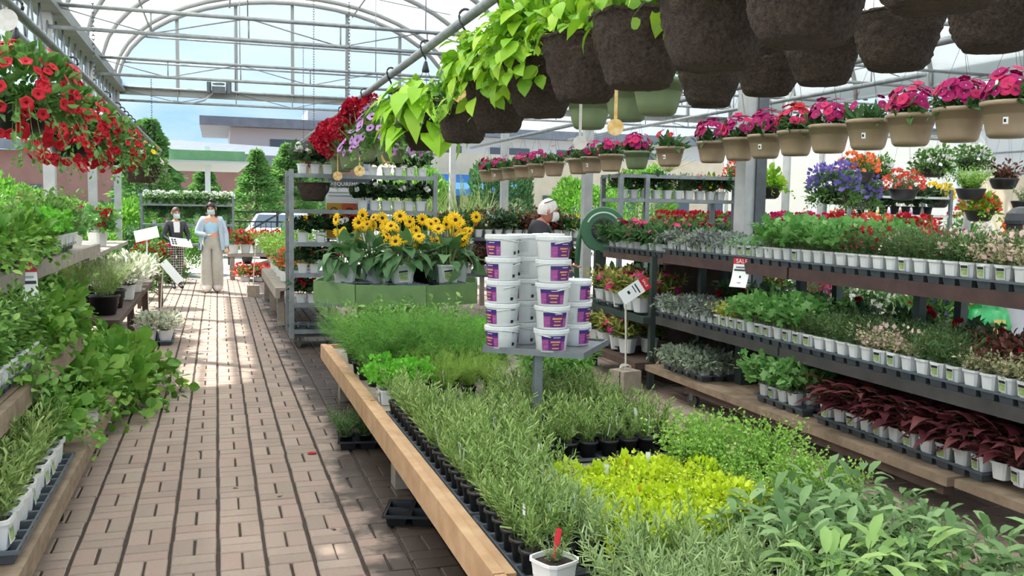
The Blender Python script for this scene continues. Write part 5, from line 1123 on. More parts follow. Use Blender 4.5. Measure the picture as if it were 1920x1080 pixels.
def skin_body(J, E, Rr, region, mats):
    """J joints, E bones, Rr radii (x,y) -> continuous body mesh; region(face centre, nearest bone) -> material index"""
    names = list(J); me = bpy.data.meshes.new('body'); me.from_pydata([J[k] for k in names], [(names.index(a), names.index(b)) for a, b in E], []); me.update()
    o = bpy.data.objects.new('tmp', me); COL.objects.link(o)
    md = o.modifiers.new('Skin', 'SKIN'); md.use_smooth_shade = True
    for i, k in enumerate(names):
        r = Rr[k]; o.data.skin_vertices[0].data[i].radius = r if hasattr(r, '__len__') else (r, r)
        o.data.skin_vertices[0].data[i].use_root = (k == 'pelvis')
    o.modifiers.new('Sub', 'SUBSURF').levels = 2
    bpy.context.view_layer.update(); out = bpy.data.meshes.new_from_object(o.evaluated_get(bpy.context.evaluated_depsgraph_get())); bpy.data.objects.remove(o)
    out.materials.clear()
    for m in mats: out.materials.append(m)
    A = np.array([J[a] for a, b in E]); B = np.array([J[b] for a, b in E]); AB = B - A; L2 = (AB ** 2).sum(1) + 1e-9
    for p in out.polygons:
        c = np.array(p.center); t = np.clip(((c - A) * AB).sum(1) / L2, 0, 1); d = np.linalg.norm(c - (A + AB * t[:, None]), axis=1); i = int(d.argmin())
        p.material_index = region(c, E[i], t[i]); p.use_smooth = True
    return out
def hand_mesh(m, s=1.0):
    mb = MB(); mb.lathe([(.008, -.05), (.026, -.035), (.034, 0), (.033, .03), (.02, .045)], 10, disp=lambda V: V * np.array((1, .45, 1)))
    for i, (x, l) in enumerate(((-.024, .062), (-.009, .07), (.007, .067), (.022, .052))): mb.tube([(x, 0, .03), (x * 1.1, .006, .03 + l * .5), (x * 1.1, .022, .03 + l * .9)], [.0085, .0078, .006], 6)
    mb.tube([(-.028, 0, -.015), (-.045, .008, .008), (-.05, .016, .034)], [.0095, .0085, .0065], 6)
    return mb.mesh('hand', m, True)
def head_parts(skin, hair, mask, style, s=1.0):
    """head local frame: face towards -Y, origin at head centre"""
    mb = MB(); V = []; nR, nS = 12, 16
    for i in range(nR + 1):
        a = math.pi * i / nR
        for j in range(nS):
            b = 2 * math.pi * j / nS; x = .075 * math.sin(a) * math.cos(b); y = .095 * math.sin(a) * math.sin(b); z = .118 * math.cos(a)
            if z < 0: k = 1 + z * 2.2; x *= k; y = y * (1 + z * 1.2) - .012 * (-z / .118)
            V.append((x, y, z))
    F = [(i * nS + j, i * nS + (j + 1) % nS, (i + 1) * nS + (j + 1) % nS, (i + 1) * nS + j)[::-1] for i in range(nR) for j in range(nS)]
    mb.add(V, F, 0)
    mb.add([(0, -.088, .022), (-.011, -.092, -.02), (.011, -.092, -.02), (0, -.118, -.018), (0, -.09, -.026)], [(0, 1, 3), (0, 3, 2), (1, 4, 3), (3, 4, 2)], 0)
    for x in (-.078, .078): mb.lathe([(.008, -.03), (.016, -.01), (.02, .015), (.008, .03)], 8, (x, .005, -.005), disp=None)
    for x in (-.03, .03): mb.box((x, -.089, .012), (.026, .006, .009), 1); mb.box((x, -.089, .03), (.032, .005, .006), 2)
    mb.box((0, -.09, -.055), (.04, .006, .008), 3)
    head = mb.mesh('head', [skin, INK, hair, mat('lips', '#b5605a', .5)], True)
    ps = [('head', head)]
    hb = MB(); V = []
    for i in range(9):
        a = math.pi * i / 8 * (.62 if style != 'long' else .72)
        for j in range(18):
            b = 2 * math.pi * j / 18; fr = max(0, -math.sin(b)); aa = a * (1 - .42 * fr)
            w = 1 + .05 * math.sin(b * 5 + i)
            V.append((.086 * w * math.sin(aa) * math.cos(b), .106 * w * math.sin(aa) * math.sin(b) + .006, .128 * math.cos(aa) + .004))
    hb.add(V, [(i * 18 + j, (i + 1) * 18 + j, (i + 1) * 18 + (j + 1) % 18, i * 18 + (j + 1) % 18) for i in range(8) for j in range(18)], 0)
    if style == 'bun':
        Q = [(0, .03, .125), (.0, .03, .15), (0, .03, .175)]; hb.tube(Q, [.03, .045, .02], 10)
        for x in (-.07, .07): hb.tube([(x, -.05, .08), (x * 1.15, -.06, .02), (x * 1.05, -.06, -.05)], [.016, .012, .004], 6)
    if style == 'back': hb.tube([(0, .09, .04), (0, .11, -.02), (0, .09, -.1)], [.04, .045, .02], 8)
    ps.append(('hair', hb.mesh('hair', hair, True)))
    if mask:
        mk = MB(); V = []
        for i in range(5):
            z = .0 - .1 * i / 4
            for j in range(9): b = -math.pi / 2 + (j - 4) / 4 * 1.15; rr = 1.0 + .16 * math.sin(math.pi * i / 4) * math.cos((j - 4) / 4 * 1.4); V.append((.073 * rr * math.cos(b), (.1 if i < 4 else .085) * rr * math.sin(b) - .006, z))
        mk.add(V, [(i * 9 + j, i * 9 + j + 1, (i + 1) * 9 + j + 1, (i + 1) * 9 + j) for i in range(4) for j in range(8)])
        for x in (-1, 1): mk.tube([(x * .038, -.09, -.015), (x * .078, -.03, .0), (x * .085, .012, .012)], .0022, 4)
        ps.append(('face_mask', mk.mesh('face_mask', mask, True)))
    return ps
BASE = dict(pelvis=(0, 0, .95), waist=(0, 0, 1.08), chest=(0, 0, 1.27), neck0=(0, .01, 1.40), neck=(0, 0, 1.47), sl=(.16, .01, 1.36), sr=(-.16, .01, 1.36), hl=(.09, 0, .9), hr=(-.09, 0, .9), kl=(.1, -.01, .5), kr=(-.1, -.01, .5), al=(.1, .02, .09), ar=(-.1, .02, .09), tl=(.11, -.13, .04), tr=(-.11, -.13, .04), el=(.24, .02, 1.1), er=(-.24, .02, 1.1), wl=(.24, -.06, .87), wr=(-.24, -.06, .87))
BONES = [('pelvis', 'waist'), ('waist', 'chest'), ('chest', 'neck0'), ('neck0', 'neck'), ('chest', 'sl'), ('chest', 'sr'), ('sl', 'el'), ('el', 'wl'), ('sr', 'er'), ('er', 'wr'), ('pelvis', 'hl'), ('hl', 'kl'), ('kl', 'al'), ('al', 'tl'), ('pelvis', 'hr'), ('hr', 'kr'), ('kr', 'ar'), ('ar', 'tr')]
RAD = dict(pelvis=(.15, .11), waist=(.13, .1), chest=(.15, .11), neck0=.06, neck=.052, sl=.065, sr=.065, hl=.088, hr=.088, kl=.06, kr=.06, al=.042, ar=.042, tl=.035, tr=.035, el=.045, er=.045, wl=.032, wr=.032)
def person(label, loc, rz, J=None, Rr=None, mats=(), region=None, head=None, headrot=(0, 0, 0), s=1.0, hands=SKIN, extra=None):
    JJ = dict(BASE); JJ.update(J or {}); RR = dict(RAD); RR.update(Rr or {})
    t = thing('person', label, 'person', loc, rz, None, s)
    link('body', skin_body(JJ, BONES, RR, region, mats), t)
    n_ = Vector(JJ['neck']); hd = None
    for p in head:
        if hd is None: hd = link(p[0], p[1], t, n_ + Vector((0, -.015, .1)), headrot)
        else: link(p[0], p[1], hd)
    for e, w in (('el', 'wl'), ('er', 'wr')):
        d = (Vector(JJ[w]) - Vector(JJ[e])).normalized(); link('hand', hand_mesh(hands), t, Vector(JJ[w]) + d * .05, d.to_track_quat('Z', 'Y').to_euler())
    if extra: extra(t, JJ)
    return t
def reg_w1(c, b, t):
    n_ = b[0] + b[1]
    if b[1] in ('tl', 'tr'): return 3
    if b[0] in ('hl', 'hr', 'kl', 'kr') or b[1] in ('hl', 'hr') or c[2] < 1.02 and abs(c[0]) < .2 and b[0] == 'pelvis': return 2
    if b[0] in ('sl', 'sr', 'el', 'er'): return 1
    if b[1] in ('sl', 'sr') and abs(c[0]) > .12: return 1
    if b[0] in ('neck0',) or c[2] > 1.31: return 0
    if abs(c[0]) > .115: return 1
    return 4 if c[2] > 1.1 else 0
def bag(t, JJ):
    link('shoulder_bag', MB().box((-.2, -.02, .86), (.05, .14, .13)).mesh('shoulder_bag', mat('grey_bag', '#5c6462', .6)), t)
    jk = MB()
    for x in (-.155, .155): jk.add([(x * .75, -.13, 1.36), (x * 1.25, -.1, 1.3), (x * 1.55, -.06, .8), (x * 1.15, -.13, .8)], [(0, 1, 2, 3)])
    link('jacket_front', jk.mesh('jacket_front', DENIM), t)
person('woman-height walker in pale denim jacket, blue top and wide grey trousers in the aisle', (-.1, 17.6, 0), -.05, dict(wr=(-.08, -.17, 1.08), er=(-.26, -.03, 1.1), wl=(.27, -.05, .84), ar=(-.09, -.03, .07), tr=(-.1, -.17, .035), al=(.09, .06, .07), tl=(.1, -.07, .03)), dict(hl=.11, hr=.11, kl=.115, kr=.115, al=.12, ar=.12, pelvis=(.165, .12), el=.07, er=.07, wl=.05, wr=.05, sl=.08, sr=.08, tl=.045, tr=.045), [SKIN, DENIM, GREYT, SHOE, BLUET], reg_w1, head_parts(SKIN, HAIRD, MASKM, 'bun'), (.25, 0, -.1), .975, SKIN, bag)
def reg_w2(c, b, t):
    if b[1] in ('tl', 'tr'): return 3
    if b[0] in ('hl', 'hr', 'kl', 'kr') or b[1] in ('hl', 'hr') or (b[0] == 'pelvis' and c[2] < 1.0): return 2
    if b[0] == 'neck0' : return 0
    if abs(c[0]) < .045 and c[1] < -.02 and 1.15 < c[2] < 1.42: return 4
    return 1
def tablet(t, JJ):
    f = link('tray_of_cells', MB().box((0, 0, 0), (.42, .3, .02)).mesh('tray_of_cells', CARDW), t, (.02, -.3, .98), (.55, .12, 0))
    c_ = MB().box((0, 0, .011), (.045, .06, .004)).mesh('cell', INK)
    for i in range(2):
        for j in range(3): link('cell', c_, f, (-.17 + .055 * i, -.08 + .075 * j, 0))
person('person in black leather jacket and black plaid trousers carrying a white tray', (-.74, 18.3, 0), .3, dict(wr=(-.13, -.26, .98), er=(-.25, -.02, 1.1), wl=(.17, -.24, .98), el=(.25, -.02, 1.1), kr=(-.07, -.03, .5), ar=(-.06, .02, .09), tr=(-.07, -.13, .04), kl=(.08, .0, .5), al=(.07, .05, .09), tl=(.1, -.1, .04)), dict(sl=.075, sr=.075, el=.055, er=.055), [SKIN, BLKL, PLAID, INK, WHT], reg_w2, head_parts(SKIN, HAIRB, MASKM, 'back'), (.1, 0, .1), .91, SKIN, tablet)
def reg_m(c, b, t):
    if b[1] in ('tl', 'tr'): return 3
    if b[0] in ('hl', 'hr', 'kl', 'kr') or b[1] in ('hl', 'hr') or (b[0] == 'pelvis' and c[2] < 1.0): return 2
    if b[0] == 'neck0' and c[2] > 1.42: return 0
    if b[0] in ('el', 'er') and t > .3: return 0
    return 1
def badge(t, JJ):
    link('collar', MB().tube([(.066 * math.cos(a), .066 * math.sin(a) * .9, 1.425 + .012 * math.sin(a)) for a in np.linspace(0, 6.283, 15)[:-1]], .014, 6, closed=True).mesh('collar', BLKJ), t)
    link('sleeve_badge', MB().box((0, 0, 0), (.004, .06, .05)).box((-.003, 0, 0), (.002, .016, .012), 1).mesh('sleeve_badge', [CARDW, INK]), t, (-.3, -.06, 1.32), (0, -.25, -.35))
    gl = MB().tube([(-.082, .04, .09), (-.06, -.06, .125), (0, -.085, .13), (.06, -.06, .125), (.082, .04, .09)], .005, 5).mesh('eyeglasses', INK)
    link('eyeglasses', gl, t, Vector(JJ['neck']) + Vector((0, -.015, .09)))
person('silver-haired man in black shirt and white mask behind the tub stand', (3.26, 9.14, 0), math.radians(68), dict(er=(-.27, -.04, 1.12), wr=(-.2, -.28, 1.03), el=(.27, .02, 1.1), wl=(.2, -.2, .98), sl=(.19, .03, 1.38), sr=(-.19, .03, 1.38), neck=(0, -.05, 1.46), neck0=(0, .02, 1.42)), dict(pelvis=(.18, .15), waist=(.19, .17), chest=(.2, .19), sl=.11, sr=.11, el=.06, er=.06, neck0=.075, neck=.062), [SKINR, BLKJ, mat('dark_trousers', '#2f3238', .8), INK], reg_m, head_parts(SKINR, HAIRG, MASKW, 'short'), (.12, 0, .1), 1.02, SKINR, badge)
def reg_r(c, b, t): return 2 if (b[0] in ('hl', 'hr', 'kl', 'kr') or b[1] in ('hl', 'hr')) else (0 if b[0] == 'neck0' else 1)
def cap(t, JJ): link('cap', MB().lathe([(.105, .0), (.11, .03), (.1, .09), (.06, .135), (.01, .15)], 16, disp=lambda V: V * np.array((1, 1.15, 1))).add([(-.07, -.1, .01), (.07, -.1, .01), (.05, -.19, 0), (-.05, -.19, 0)], [(0, 1, 2, 3)]).mesh('cap', mat('charcoal_cap', '#3a3c40', .5)), t, Vector(JJ['neck']) + Vector((0, -.015, .12)))
person('shopper in dark cap and white top half hidden behind the right shelves', (6.35, 6.0, 0), 1.2, None, None, [SKIN, WHT, mat('pale_grey_trousers', '#c9ccd2', .8), INK], reg_r, head_parts(SKIN, HAIRD, MASKW, 'short'), (.1, 0, 0), .975, SKIN, cap)

# ================================================================== hose reel, steel rack and benches at the back
HRG = mat('reel_green', '#3d6b4c', .5)
hr_ = thing('hose_reel', 'large green hose reel with black hub beside the steel rack', 'hose reel', (3.99, 9.2, 1.4), math.radians(-22))
link('reel', MB().lathe([(.12, -.11), (.24, -.11), (.25, -.09), (.25, .09), (.24, .11), (.12, .11)], 28).mesh('reel', HRG, False), hr_, None, (math.pi / 2, 0, 0))
link('hub', MB().lathe([(.13, .105), (.13, .13), (.11, .135), (.05, .125), (.05, .14), (.0, .14)], 20).mesh('hub', INK, False), hr_, None, (math.pi / 2, 0, 0))
link('hub_ring', MB().tube([(.185 * math.cos(a), -.113, .185 * math.sin(a)) for a in np.linspace(.4, 2.7, 12)], .012, 6).mesh('hub_ring', mat('pale_green_arc', '#a9c0ae', .6)), hr_)  # pale arc over the upper part of the reel face
link('hose', MB().tube([(-.2, -.05, .1), (-.26, -.06, -.1), (-.28, -.06, -.45), (-.26, -.05, -.8), (-.22, 0, -1.1)], .028, 8).mesh('hose', HRG), hr_)
link('stand_post', MB().box((0, .05, -.72), (.08, .06, 1.36)).mesh('stand_post', GREENST), hr_)
rk = thing('steel_rack', 'grey steel rack of potted flowers behind the variegated impatiens', 'rack', (0, 0, 0))
for x, y in ((4.3, 9.45), (4.3, 9.95), (5.75, 9.45), (5.75, 9.95), (4.62, 9.45)): link('upright', MB().box((x, y, 1.0), (.05, .05, 2.0)).mesh('upright', GAL), rk)
for z in (.6, 1.18, 1.75, 2.02): link('shelf', MB().bbox((4.28, 9.43, z - .04), (5.77, 9.97, z)).mesh('shelf', GAL), rk)
n = 0
mix = [('impat', 'crimson'), ('fine', 'palepink'), ('impat', 'purple'), ('begon', 'white'), ('fine', None), ('fine', None), ('fine', None), ('impat', 'pink'), ('fine', 'yellow'), ('impat', 'red')]
for z in (1.75, 1.18):
    for i in range(10):
        sp, c = mix[(i + (3 if z < 1.5 else 0)) % 10]
        inst(potted(sp, POT_W, .092, fs=1.15, extra=[('blossoms', BL[c], (0, 0, .09), None, 1, 'stuff')] if c else None), 'bedding_plant', 'flowering pot on the %s shelf of the steel rack, %s from the left' % ('upper' if z > 1.5 else 'lower', ORD[i]), 'potted plant', (4.4 + .14 * i, 9.62, z), 0, 1.1, group='flowers on the steel rack'); n += 1
for z, s_ in ((.6, 1.7), (0, 1.9)):
    for i in range(6): inst(potted('begon' if i % 2 else 'impat', POT_W, .092), 'bedding_plant', 'dark leafy pot %s of the steel rack, %s from the left' % ('on the lowest shelf' if z else 'on the floor', ORD[i]), 'potted plant', (4.47 + .23 * i, 9.65 if z else 9.28, z), 0, s_, group='dark leafy pots low on the steel rack')
inst(potted('grass', POT_W, .092, extra=[('blossoms', BL['palepink'], (0, 0, .12), None, 1.3, 'stuff')]), 'bedding_plant', 'pale pink flower on top of the steel rack', 'potted plant', (4.95, 9.6, 2.02), 0, .5)
# two-tier benches across the back
for k, (x0, x1, y, z1, nm) in enumerate(((2.75, 5.3, 12.6, 1.2, 'far'),)):
    bb = thing('display_bench', 'two-tier black mesh bench of mixed flowers behind the silver-haired man', 'bench', (0, 0, 0))
    for z in (.68, z1): link('shelf_board', MB().bbox((x0, y, z - .05), (x1, y + .8, z)).mesh('shelf_board', DARKST), bb)
    for x in (x0 + .05, x1 - .05):
        for yy in (y + .05, y + .75): link('leg', MB().box((x, yy, .58), (.06, .06, 1.16)).mesh('leg', DARKST), bb)
    cs = ['red', 'orange', 'yellow', 'crimson', 'white', 'coral', 'palepink', None, 'red', 'yellow', None]
    for r, (z, yy) in enumerate(((z1, y + .12), (z1, y + .5), (.68, y + .12))):
        for i in range(15):
            c = cs[(i * 3 + r) % 11]; sp = ('impat', 'fine', 'begon', 'bronze')[(i // 3 + r) % 4]
            inst(potted(sp, POT_W, .092, fs=1.3, extra=[('blossoms', BL[c], (0, 0, .1), None, 1.15, 'stuff')] if c else None), 'flower_pot', 'mixed flower pot on the back bench, %s row, %s from the left' % (('upper front', 'upper back', 'lower')[r], ORD[i]), 'potted plant', (x0 + .22 + .15 * i, yy, z), 0, 1.2, group='flowers on the back bench')
for n, (x, y) in enumerate(((3.0, 14.2), (3.35, 14.3), (3.7, 14.2), (4.05, 14.2), (2.7, 14.4))):
    inst([('pot', POT_BL), ('blades', S['grass'][n % 2], (0, 0, .16), None, 1.0, 'stuff')], 'ornamental_grass', 'pale striped ornamental grass behind the back bench, %s from the left' % ORD[(4, 0, 1, 2, 3).index(n) if n else 1], 'potted plant', (x, y, 1.0), 0, 1.1, group='ornamental grasses')
gt = thing('plant_table', 'low table under the ornamental grasses', 'table', (0, 0, 0)); link('table_board', MB().bbox((2.5, 13.9, .94), (4.3, 14.8, 1.0)).mesh('table_board', WOODG), gt)
for x in (2.6, 4.2):
    for y in (14.0, 14.7): link('leg', MB().box((x, y, .47), (.07, .07, .94)).mesh('leg', WOODG), gt)
# aisle-side plants on the pale table and floor
for n in range(9):
    sp, c = (('fine', 'orange'), ('mint', None), ('thyme', 'palepink'), ('mint', None), ('thyme', 'coral'), ('mint', None), ('thyme', None), ('mint', 'orange'), ('thyme', None))[n]
    inst(potted(sp, POT_WL, .15, fs=1.7, extra=[('blossoms', BLB[c], (0, 0, .2), None, .8, 'stuff')] if c else None), 'leafy_shrub', 'bushy green plant on the pale aisle table, %s from the near end' % ORD[n], 'potted plant', (.95 + .25 * (n % 2), 12.6 + .44 * n, .52), n, 1.3, group='bushy plants on the pale aisle table')
for n in range(6):
    inst(potted('geran', POT_WL, .15, extra=[('blossoms', BLB[('red', 'coral', 'orange', 'red', 'pink', 'red', 'orange', 'coral')[n]], (0, 0, .14), None, 1.0, 'stuff')]), 'red_flower_pot', 'pot of red and orange flowers on the far sunny table, %s from the left' % ORD[n], 'potted plant', (.33 + .25 * n, 20.65 + .1 * (n % 3), .56), 0, 1.3, group='red flowers on the far table')
for n in range(4):
    inst(potted('geran', POT_WL, .15, extra=[('blossoms', BLB['coral'], (0, 0, .14), None, 1.0, 'stuff')]), 'red_flower_pot', 'coral flower pot on the ground under the far table, %s from the left' % ORD[n], 'potted plant', (.55 + .3 * n, 20.2, -.1), n, 1.25, group='coral flowers under the far table')
# tables beside the left post line, far part
for n, (x, y, c) in enumerate(((-1.0, 15.2, 'red'), (-1.3, 16.5, 'white'), (-.9, 19.9, 'palepink'), (-1.25, 19.0, 'white'))):
    inst(potted('petun', POT_BL, .19, extra=[('blossoms', BLB[c], (0, 0, .2), None, 1.0, 'stuff')]), 'flower_pot', '%s flowering pot on the ground by the left posts' % ('red', 'white', 'pale pink', 'second white')[n], 'potted plant', (x, y, .5 if n == 0 else 0), n, 1.2)
st = thing('plant_stool', 'small dark stool carrying a red flowering pot by the left posts', 'stool', (-1.0, 15.2, 0)); link('top', MB().box((0, 0, .48), (.4, .4, .04)).mesh('top', WOODD), st)
for x in (-.15, .15):
    for y in (-.15, .15): link('leg', MB().box((x, y, .23), (.05, .05, .46)).mesh('leg', WOODD), st)

# ================================================================== the second house: racks, baskets and tables
fr = thing('plant_table', 'long white table of red and magenta flowers behind the right shelves', 'table', (0, 0, 0))
link('table_board', MB().bbox((6.3, 7.2, 1.06), (7.6, 13.0, 1.12)).mesh('table_board', WHITEP), fr)
for x in (6.4, 7.5):
    for y in (7.4, 10, 12.8): link('leg', MB().box((x, y, .53), (.06, .06, 1.06)).mesh('leg', GAL), fr)
cc = ['crimson', 'magenta', 'magenta', 'pink', 'red', 'coral', 'red']
for n in range(22):
    y = 7.4 + .26 * n; c = cc[min(6, max(0, int((11.5 - y) / .65)))]
    inst(potted('geran', POT_WL, .15, fs=1.1, extra=[('blossoms', BLB[c], (0, 0, .19), None, .85, 'stuff')]), 'flower_pot', 'bright %s flower pot on the white table, %s from the near end' % (c, nth(n)), 'potted plant', (6.5 + .22 * (n % 2), y, 1.12), 0, 1.25, group='flowers on the white table')
for n in range(9):
    inst(potted(('petun', 'fine', 'geran')[n % 3], POT_WL, .15, fs=1.0, extra=[('blossoms', BLB[('purple', 'red', 'white', 'lilac', 'pink')[n % 5]], (0, 0, .14), None, .7, 'stuff')]), 'flower_pot', 'mixed flower pot low behind the right shelves, %s from the near end' % ORD[n], 'potted plant', (5.2 + .25 * (n % 2), 5.6 + .38 * n, .72), n, 1.0, group='mixed flowers low behind the right shelves')
lw = thing('plant_table', 'low dark table of mixed flowers seen between the right shelves', 'table', (0, 0, 0)); link('table_board', MB().bbox((5.0, 4.4, .66), (5.7, 8.95, .72)).mesh('table_board', WOODD), lw)
for x in (5.1, 5.6):
    for y in (4.6, 8.8): link('leg', MB().box((x, y, .33), (.06, .06, .66)).mesh('leg', WOODD), lw)
BAGG = mat('green_bag_film', '#1f9a50', .3, 0, (6, '#48c078')); 
for n, (x, y) in enumerate(((5.3, 5.78), (5.5, 5.42))):
    t = thing('soil_bag', ('plump green plastic bag with yellow print between the right shelves', 'second green and white plastic bag between the right shelves')[n], 'bag', (x, y - .55, .72), .6)
    link('bag', MB().lathe([(.06, 0), (.13, .02), (.15, .1), (.12, .2), (.05, .24), (.07, .27)], 14, disp=lambda V: V * (1 + .08 * np.sin(V[:, :1] * 60))).mesh('bag', BAGG, True), t)
    link('bag_print', MB().box((-.1, -.1, .11), (.004, .09, .1), rz=.8).mesh('bag_print', mat('bag_yellow_print', '#e6d27a', .4)), t)
sr2 = thing('steel_rack', 'white wire rack of small pots behind the tan impatiens', 'rack', (0, 0, 0))
for z in (1.3, 1.62, 1.86): link('shelf', MB().bbox((7.7, 9.9, z - .03), (9.3, 10.4, z)).mesh('shelf', WHITEP), sr2)
for x, y in ((7.7, 9.9), (9.3, 9.9), (7.7, 10.4), (9.3, 10.4)): link('upright', MB().box((x, y, .98), (.04, .04, 1.96)).mesh('upright', GAL), sr2)
for n in range(8): inst(potted('begon', POT_B, .085, fs=1.2), 'bedding_plant', 'dark small pot on the white wire rack, %s from the left' % ORD[n], 'potted plant', (7.85 + .18 * n, 10.1, 1.62), n, 1.3, group='dark pots on the white wire rack')
# second bay baskets, on two pipes
pipe('rail of mixed baskets in the second greenhouse house', 8.1, 2.95, 6.5, 16.0)
pipe('outer rail of mixed baskets near the white film wall', 6.2, 2.9, 7.0, 16.0)
B2 = [(5.9, 7.83, 1.757, 'purple', 'purple flowering basket on a stand', 'petun'), (7.3, 9.2, 1.72, 'purple', 'second purple flowering basket beside it', 'petun'), (5.95, 9.1, 1.82, None, 'lime trailing basket beside the dark column', 'limebk'), (8.16, 9.0, 2.12, 'white', 'white flowering basket under the tan pots', 'petun'), (8.62, 10.58, 2.12, 'white', 'small white and green basket', 'petun'), (7.1, 9.0, 2.02, 'orange', 'orange and green leafy basket', 'geran'), (7.75, 9.0, 1.84, 'coral', 'coral topped round green basket', 'fine'), (10.0, 10.9, 1.78, 'yellow', 'yellow-green bushy basket under the tan pots', 'yellowvar'), (8.65, 8.9, 1.86, None, 'black pot of fine green foliage', 'thyme'), (9.25, 9.0, 2.0, None, 'burgundy spiky basket at the right edge', 'bronze'), (9.3, 9.6, 2.25, 'white', 'white basket high at the right edge', 'petun'), (8.9, 9.0, 1.6, 'coral', 'lime and coral pot near the pipe post', 'limebk'), (9.2, 8.6, 1.72, None, 'green leafy basket at the right edge', 'fine'), (6.35, 10.3, 1.95, 'coral', 'coral basket past the dark column', 'geran')]
for n, (x, y, z, c, nm, sp) in enumerate(B2):
    s_ = {'thyme': 1.35, 'fine': 1.6, 'yellowvar': 2.1, 'bronze': 1.3}.get(sp, 1.0)
    ps = [('foliage', RG.choice(S[sp]), (0, 0, .1), (0, 0, n), s_, 'stuff')] + ([('blossoms', BLB[c], (0, 0, .1), None, 1.05, 'stuff')] if c else []) + ([('blossoms', BLB[c], (0, 0, .14), (0, 0, 2), 1.15, 'stuff')] if c == 'purple' else [])
    basket('flower_basket', nm, (x, y, z - .05), 2.95, POT_DISH, .165, .13, ps, plain=True)
# more benches under the film wall
for n in range(12):
    inst(potted(('geran', 'petun')[n % 2], POT_BL, .19, extra=[('blossoms', BLB[('white', 'red', 'lilac', 'yellow', 'pink', 'orange')[n % 6]], (0, 0, .2), None, 1.1, 'stuff')]), 'flower_pot', 'large distant flower pot along the film wall, %s from the near end' % ORD[n], 'potted plant', (11.6 + .5 * (n % 2), 7.5 + .75 * n, 1.0), n, 1.5, group='distant pots along the film wall')
wt2 = thing('plant_table', 'distant pale table along the film wall', 'table', (0, 0, 0)); link('table_board', MB().bbox((11.2, 7, .94), (12.6, 17, 1.0)).mesh('table_board', WHITEP), wt2)
for y in (7.2, 12, 16.8): link('leg', MB().box((11.9, y, .47), (.1, .1, .94)).mesh('leg', GAL), wt2)

# ================================================================== outside
BRW = mat('red_brick_wall', '#8d6a60', .9, 0, (.9, '#9a776c')); ROOFM = mat('grey_metal_roof', '#6e767e', .6, .2, (2, '#7d858d')); BLDW = mat('pale_render', '#c3c6c6', .8); GLS = mat('dark_glass', '#4c5a64', .15)
bd = thing('brick_building', 'long red brick building with grey metal roof beyond the car park', 'building', (0, 60, 0))
link('wall', MB().bbox((-32, 0, -.1), (9, 14, 4.6)).mesh('wall', BRW), bd)
link('roof', MB().add([(-32.4, -.6, 5.9), (9.3, -.6, 4.5), (9.3, 8, 5.6), (-32.4, 8, 7.0), (-32.4, -.6, 5.3), (9.3, -.6, 3.9)], [(0, 1, 2, 3), (4, 5, 1, 0)]).mesh('roof', ROOFM), bd)
for x in (-24, -18, -12, -6): 
    w = link('window', MB().bbox((x, -.08, 1.0), (x + 2.2, .02, 2.6)).mesh('window', GLS), bd); link('window_frame', MB().bbox((x + 1.06, -.12, 1.0), (x + 1.14, -.08, 2.6)).mesh('window_frame', BLDW), w)
b2 = thing('pale_building', 'pale grey block with flat overhanging roof behind the brick building', 'building', (3, 75, 0))
link('wall', MB().bbox((-2, 0, -.1), (40, 12, 7.6)).mesh('wall', BLDW), b2); link('roof', MB().bbox((-4.2, -1.2, 7.6), (41, 13, 8.3)).mesh('roof', ROOFM), b2); link('roof_box', MB().bbox((4, 1, 8.3), (10, 6, 9.3)).mesh('roof_box', BLDW), b2)
for x in range(6): link('window', MB().bbox((1 + 6 * x, -.06, 5.6), (4.5 + 6 * x, .02, 6.8)).mesh('window', GLS), b2)
b3 = thing('shop_row', 'cream shop front with a blue awning beyond the open far end', 'building', (14, 42, 0))
link('wall', MB().bbox((-6, 0, -.1), (16, 8, 4.2)).mesh('wall', mat('cream_render', '#cdbfa4', .85, 0, (2, '#d8ccb4'))), b3)
link('awning', MB().add([(-5.2, -.05, 3.2), (-.5, -.05, 3.2), (-.5, -1.2, 2.5), (-5.2, -1.2, 2.5), (-5.2, -1.2, 2.2), (-.5, -1.2, 2.2)], [(0, 1, 2, 3), (3, 2, 5, 4)]).mesh('awning', mat('blue_awning', '#3f7fc4', .7)), b3)
for x in (-5, -2.4, 1, 4, 7, 10): w = link('window', MB().bbox((x, -.06, .9), (x + 1.9, .02, 2.3)).mesh('window', GLS), b3)
for n, (x, y, s_, dk) in enumerate(((1.35, 34, 1.0, 0), (2.75, 38.5, 1.15, 0), (-.1, 31.5, .62, 1), (-2.3, 36, 1.3, 0), (-7.4, 22, .72, 1), (4.6, 43, 1.1, 1), (-.5, 42, .95, 1))):
    t = thing('conifer_tree', 'green conifer beyond the fence, %s' % ('tallest of the close pair', 'right one of the close pair', 'short dark one left of the pair', 'slender one rising above the far left rail', 'dark one at the left picture edge', 'one partly behind the trolley', 'low one behind the canopy post')[n], 'tree', (x, y, -.1), n)
    link('foliage', S['conifer'][n % 2], t, None, None, (s_ * .95, s_ * .95, s_ * .9), 'stuff'); link('trunk', MB().tube([(0, 0, 0), (0, 0, 1.2), (0, 0, 3 * s_)], [.1, .08, .02], 6).mesh('trunk', STEMD), t)
bushes = [(-2.7, 13.2, .62), (-3.1, 15.0, .8), (-2.6, 16.6, .7), (-3.6, 17.5, 1.0), (-2.4, 18.4, .65), (-4.4, 14.3, .9), (-3.0, 20.5, .9), (-4.8, 20, 1.2), (-1.9, 21.5, .75), (-2.3, 24, 1.1), (-4.2, 24, 1.3), (-.8, 23.5, .7), (-5.6, 17, 1.1), (-2.6, 27.6, 1.0), (-6, 25, 1.6), (-2.7, 11.6, .5)]
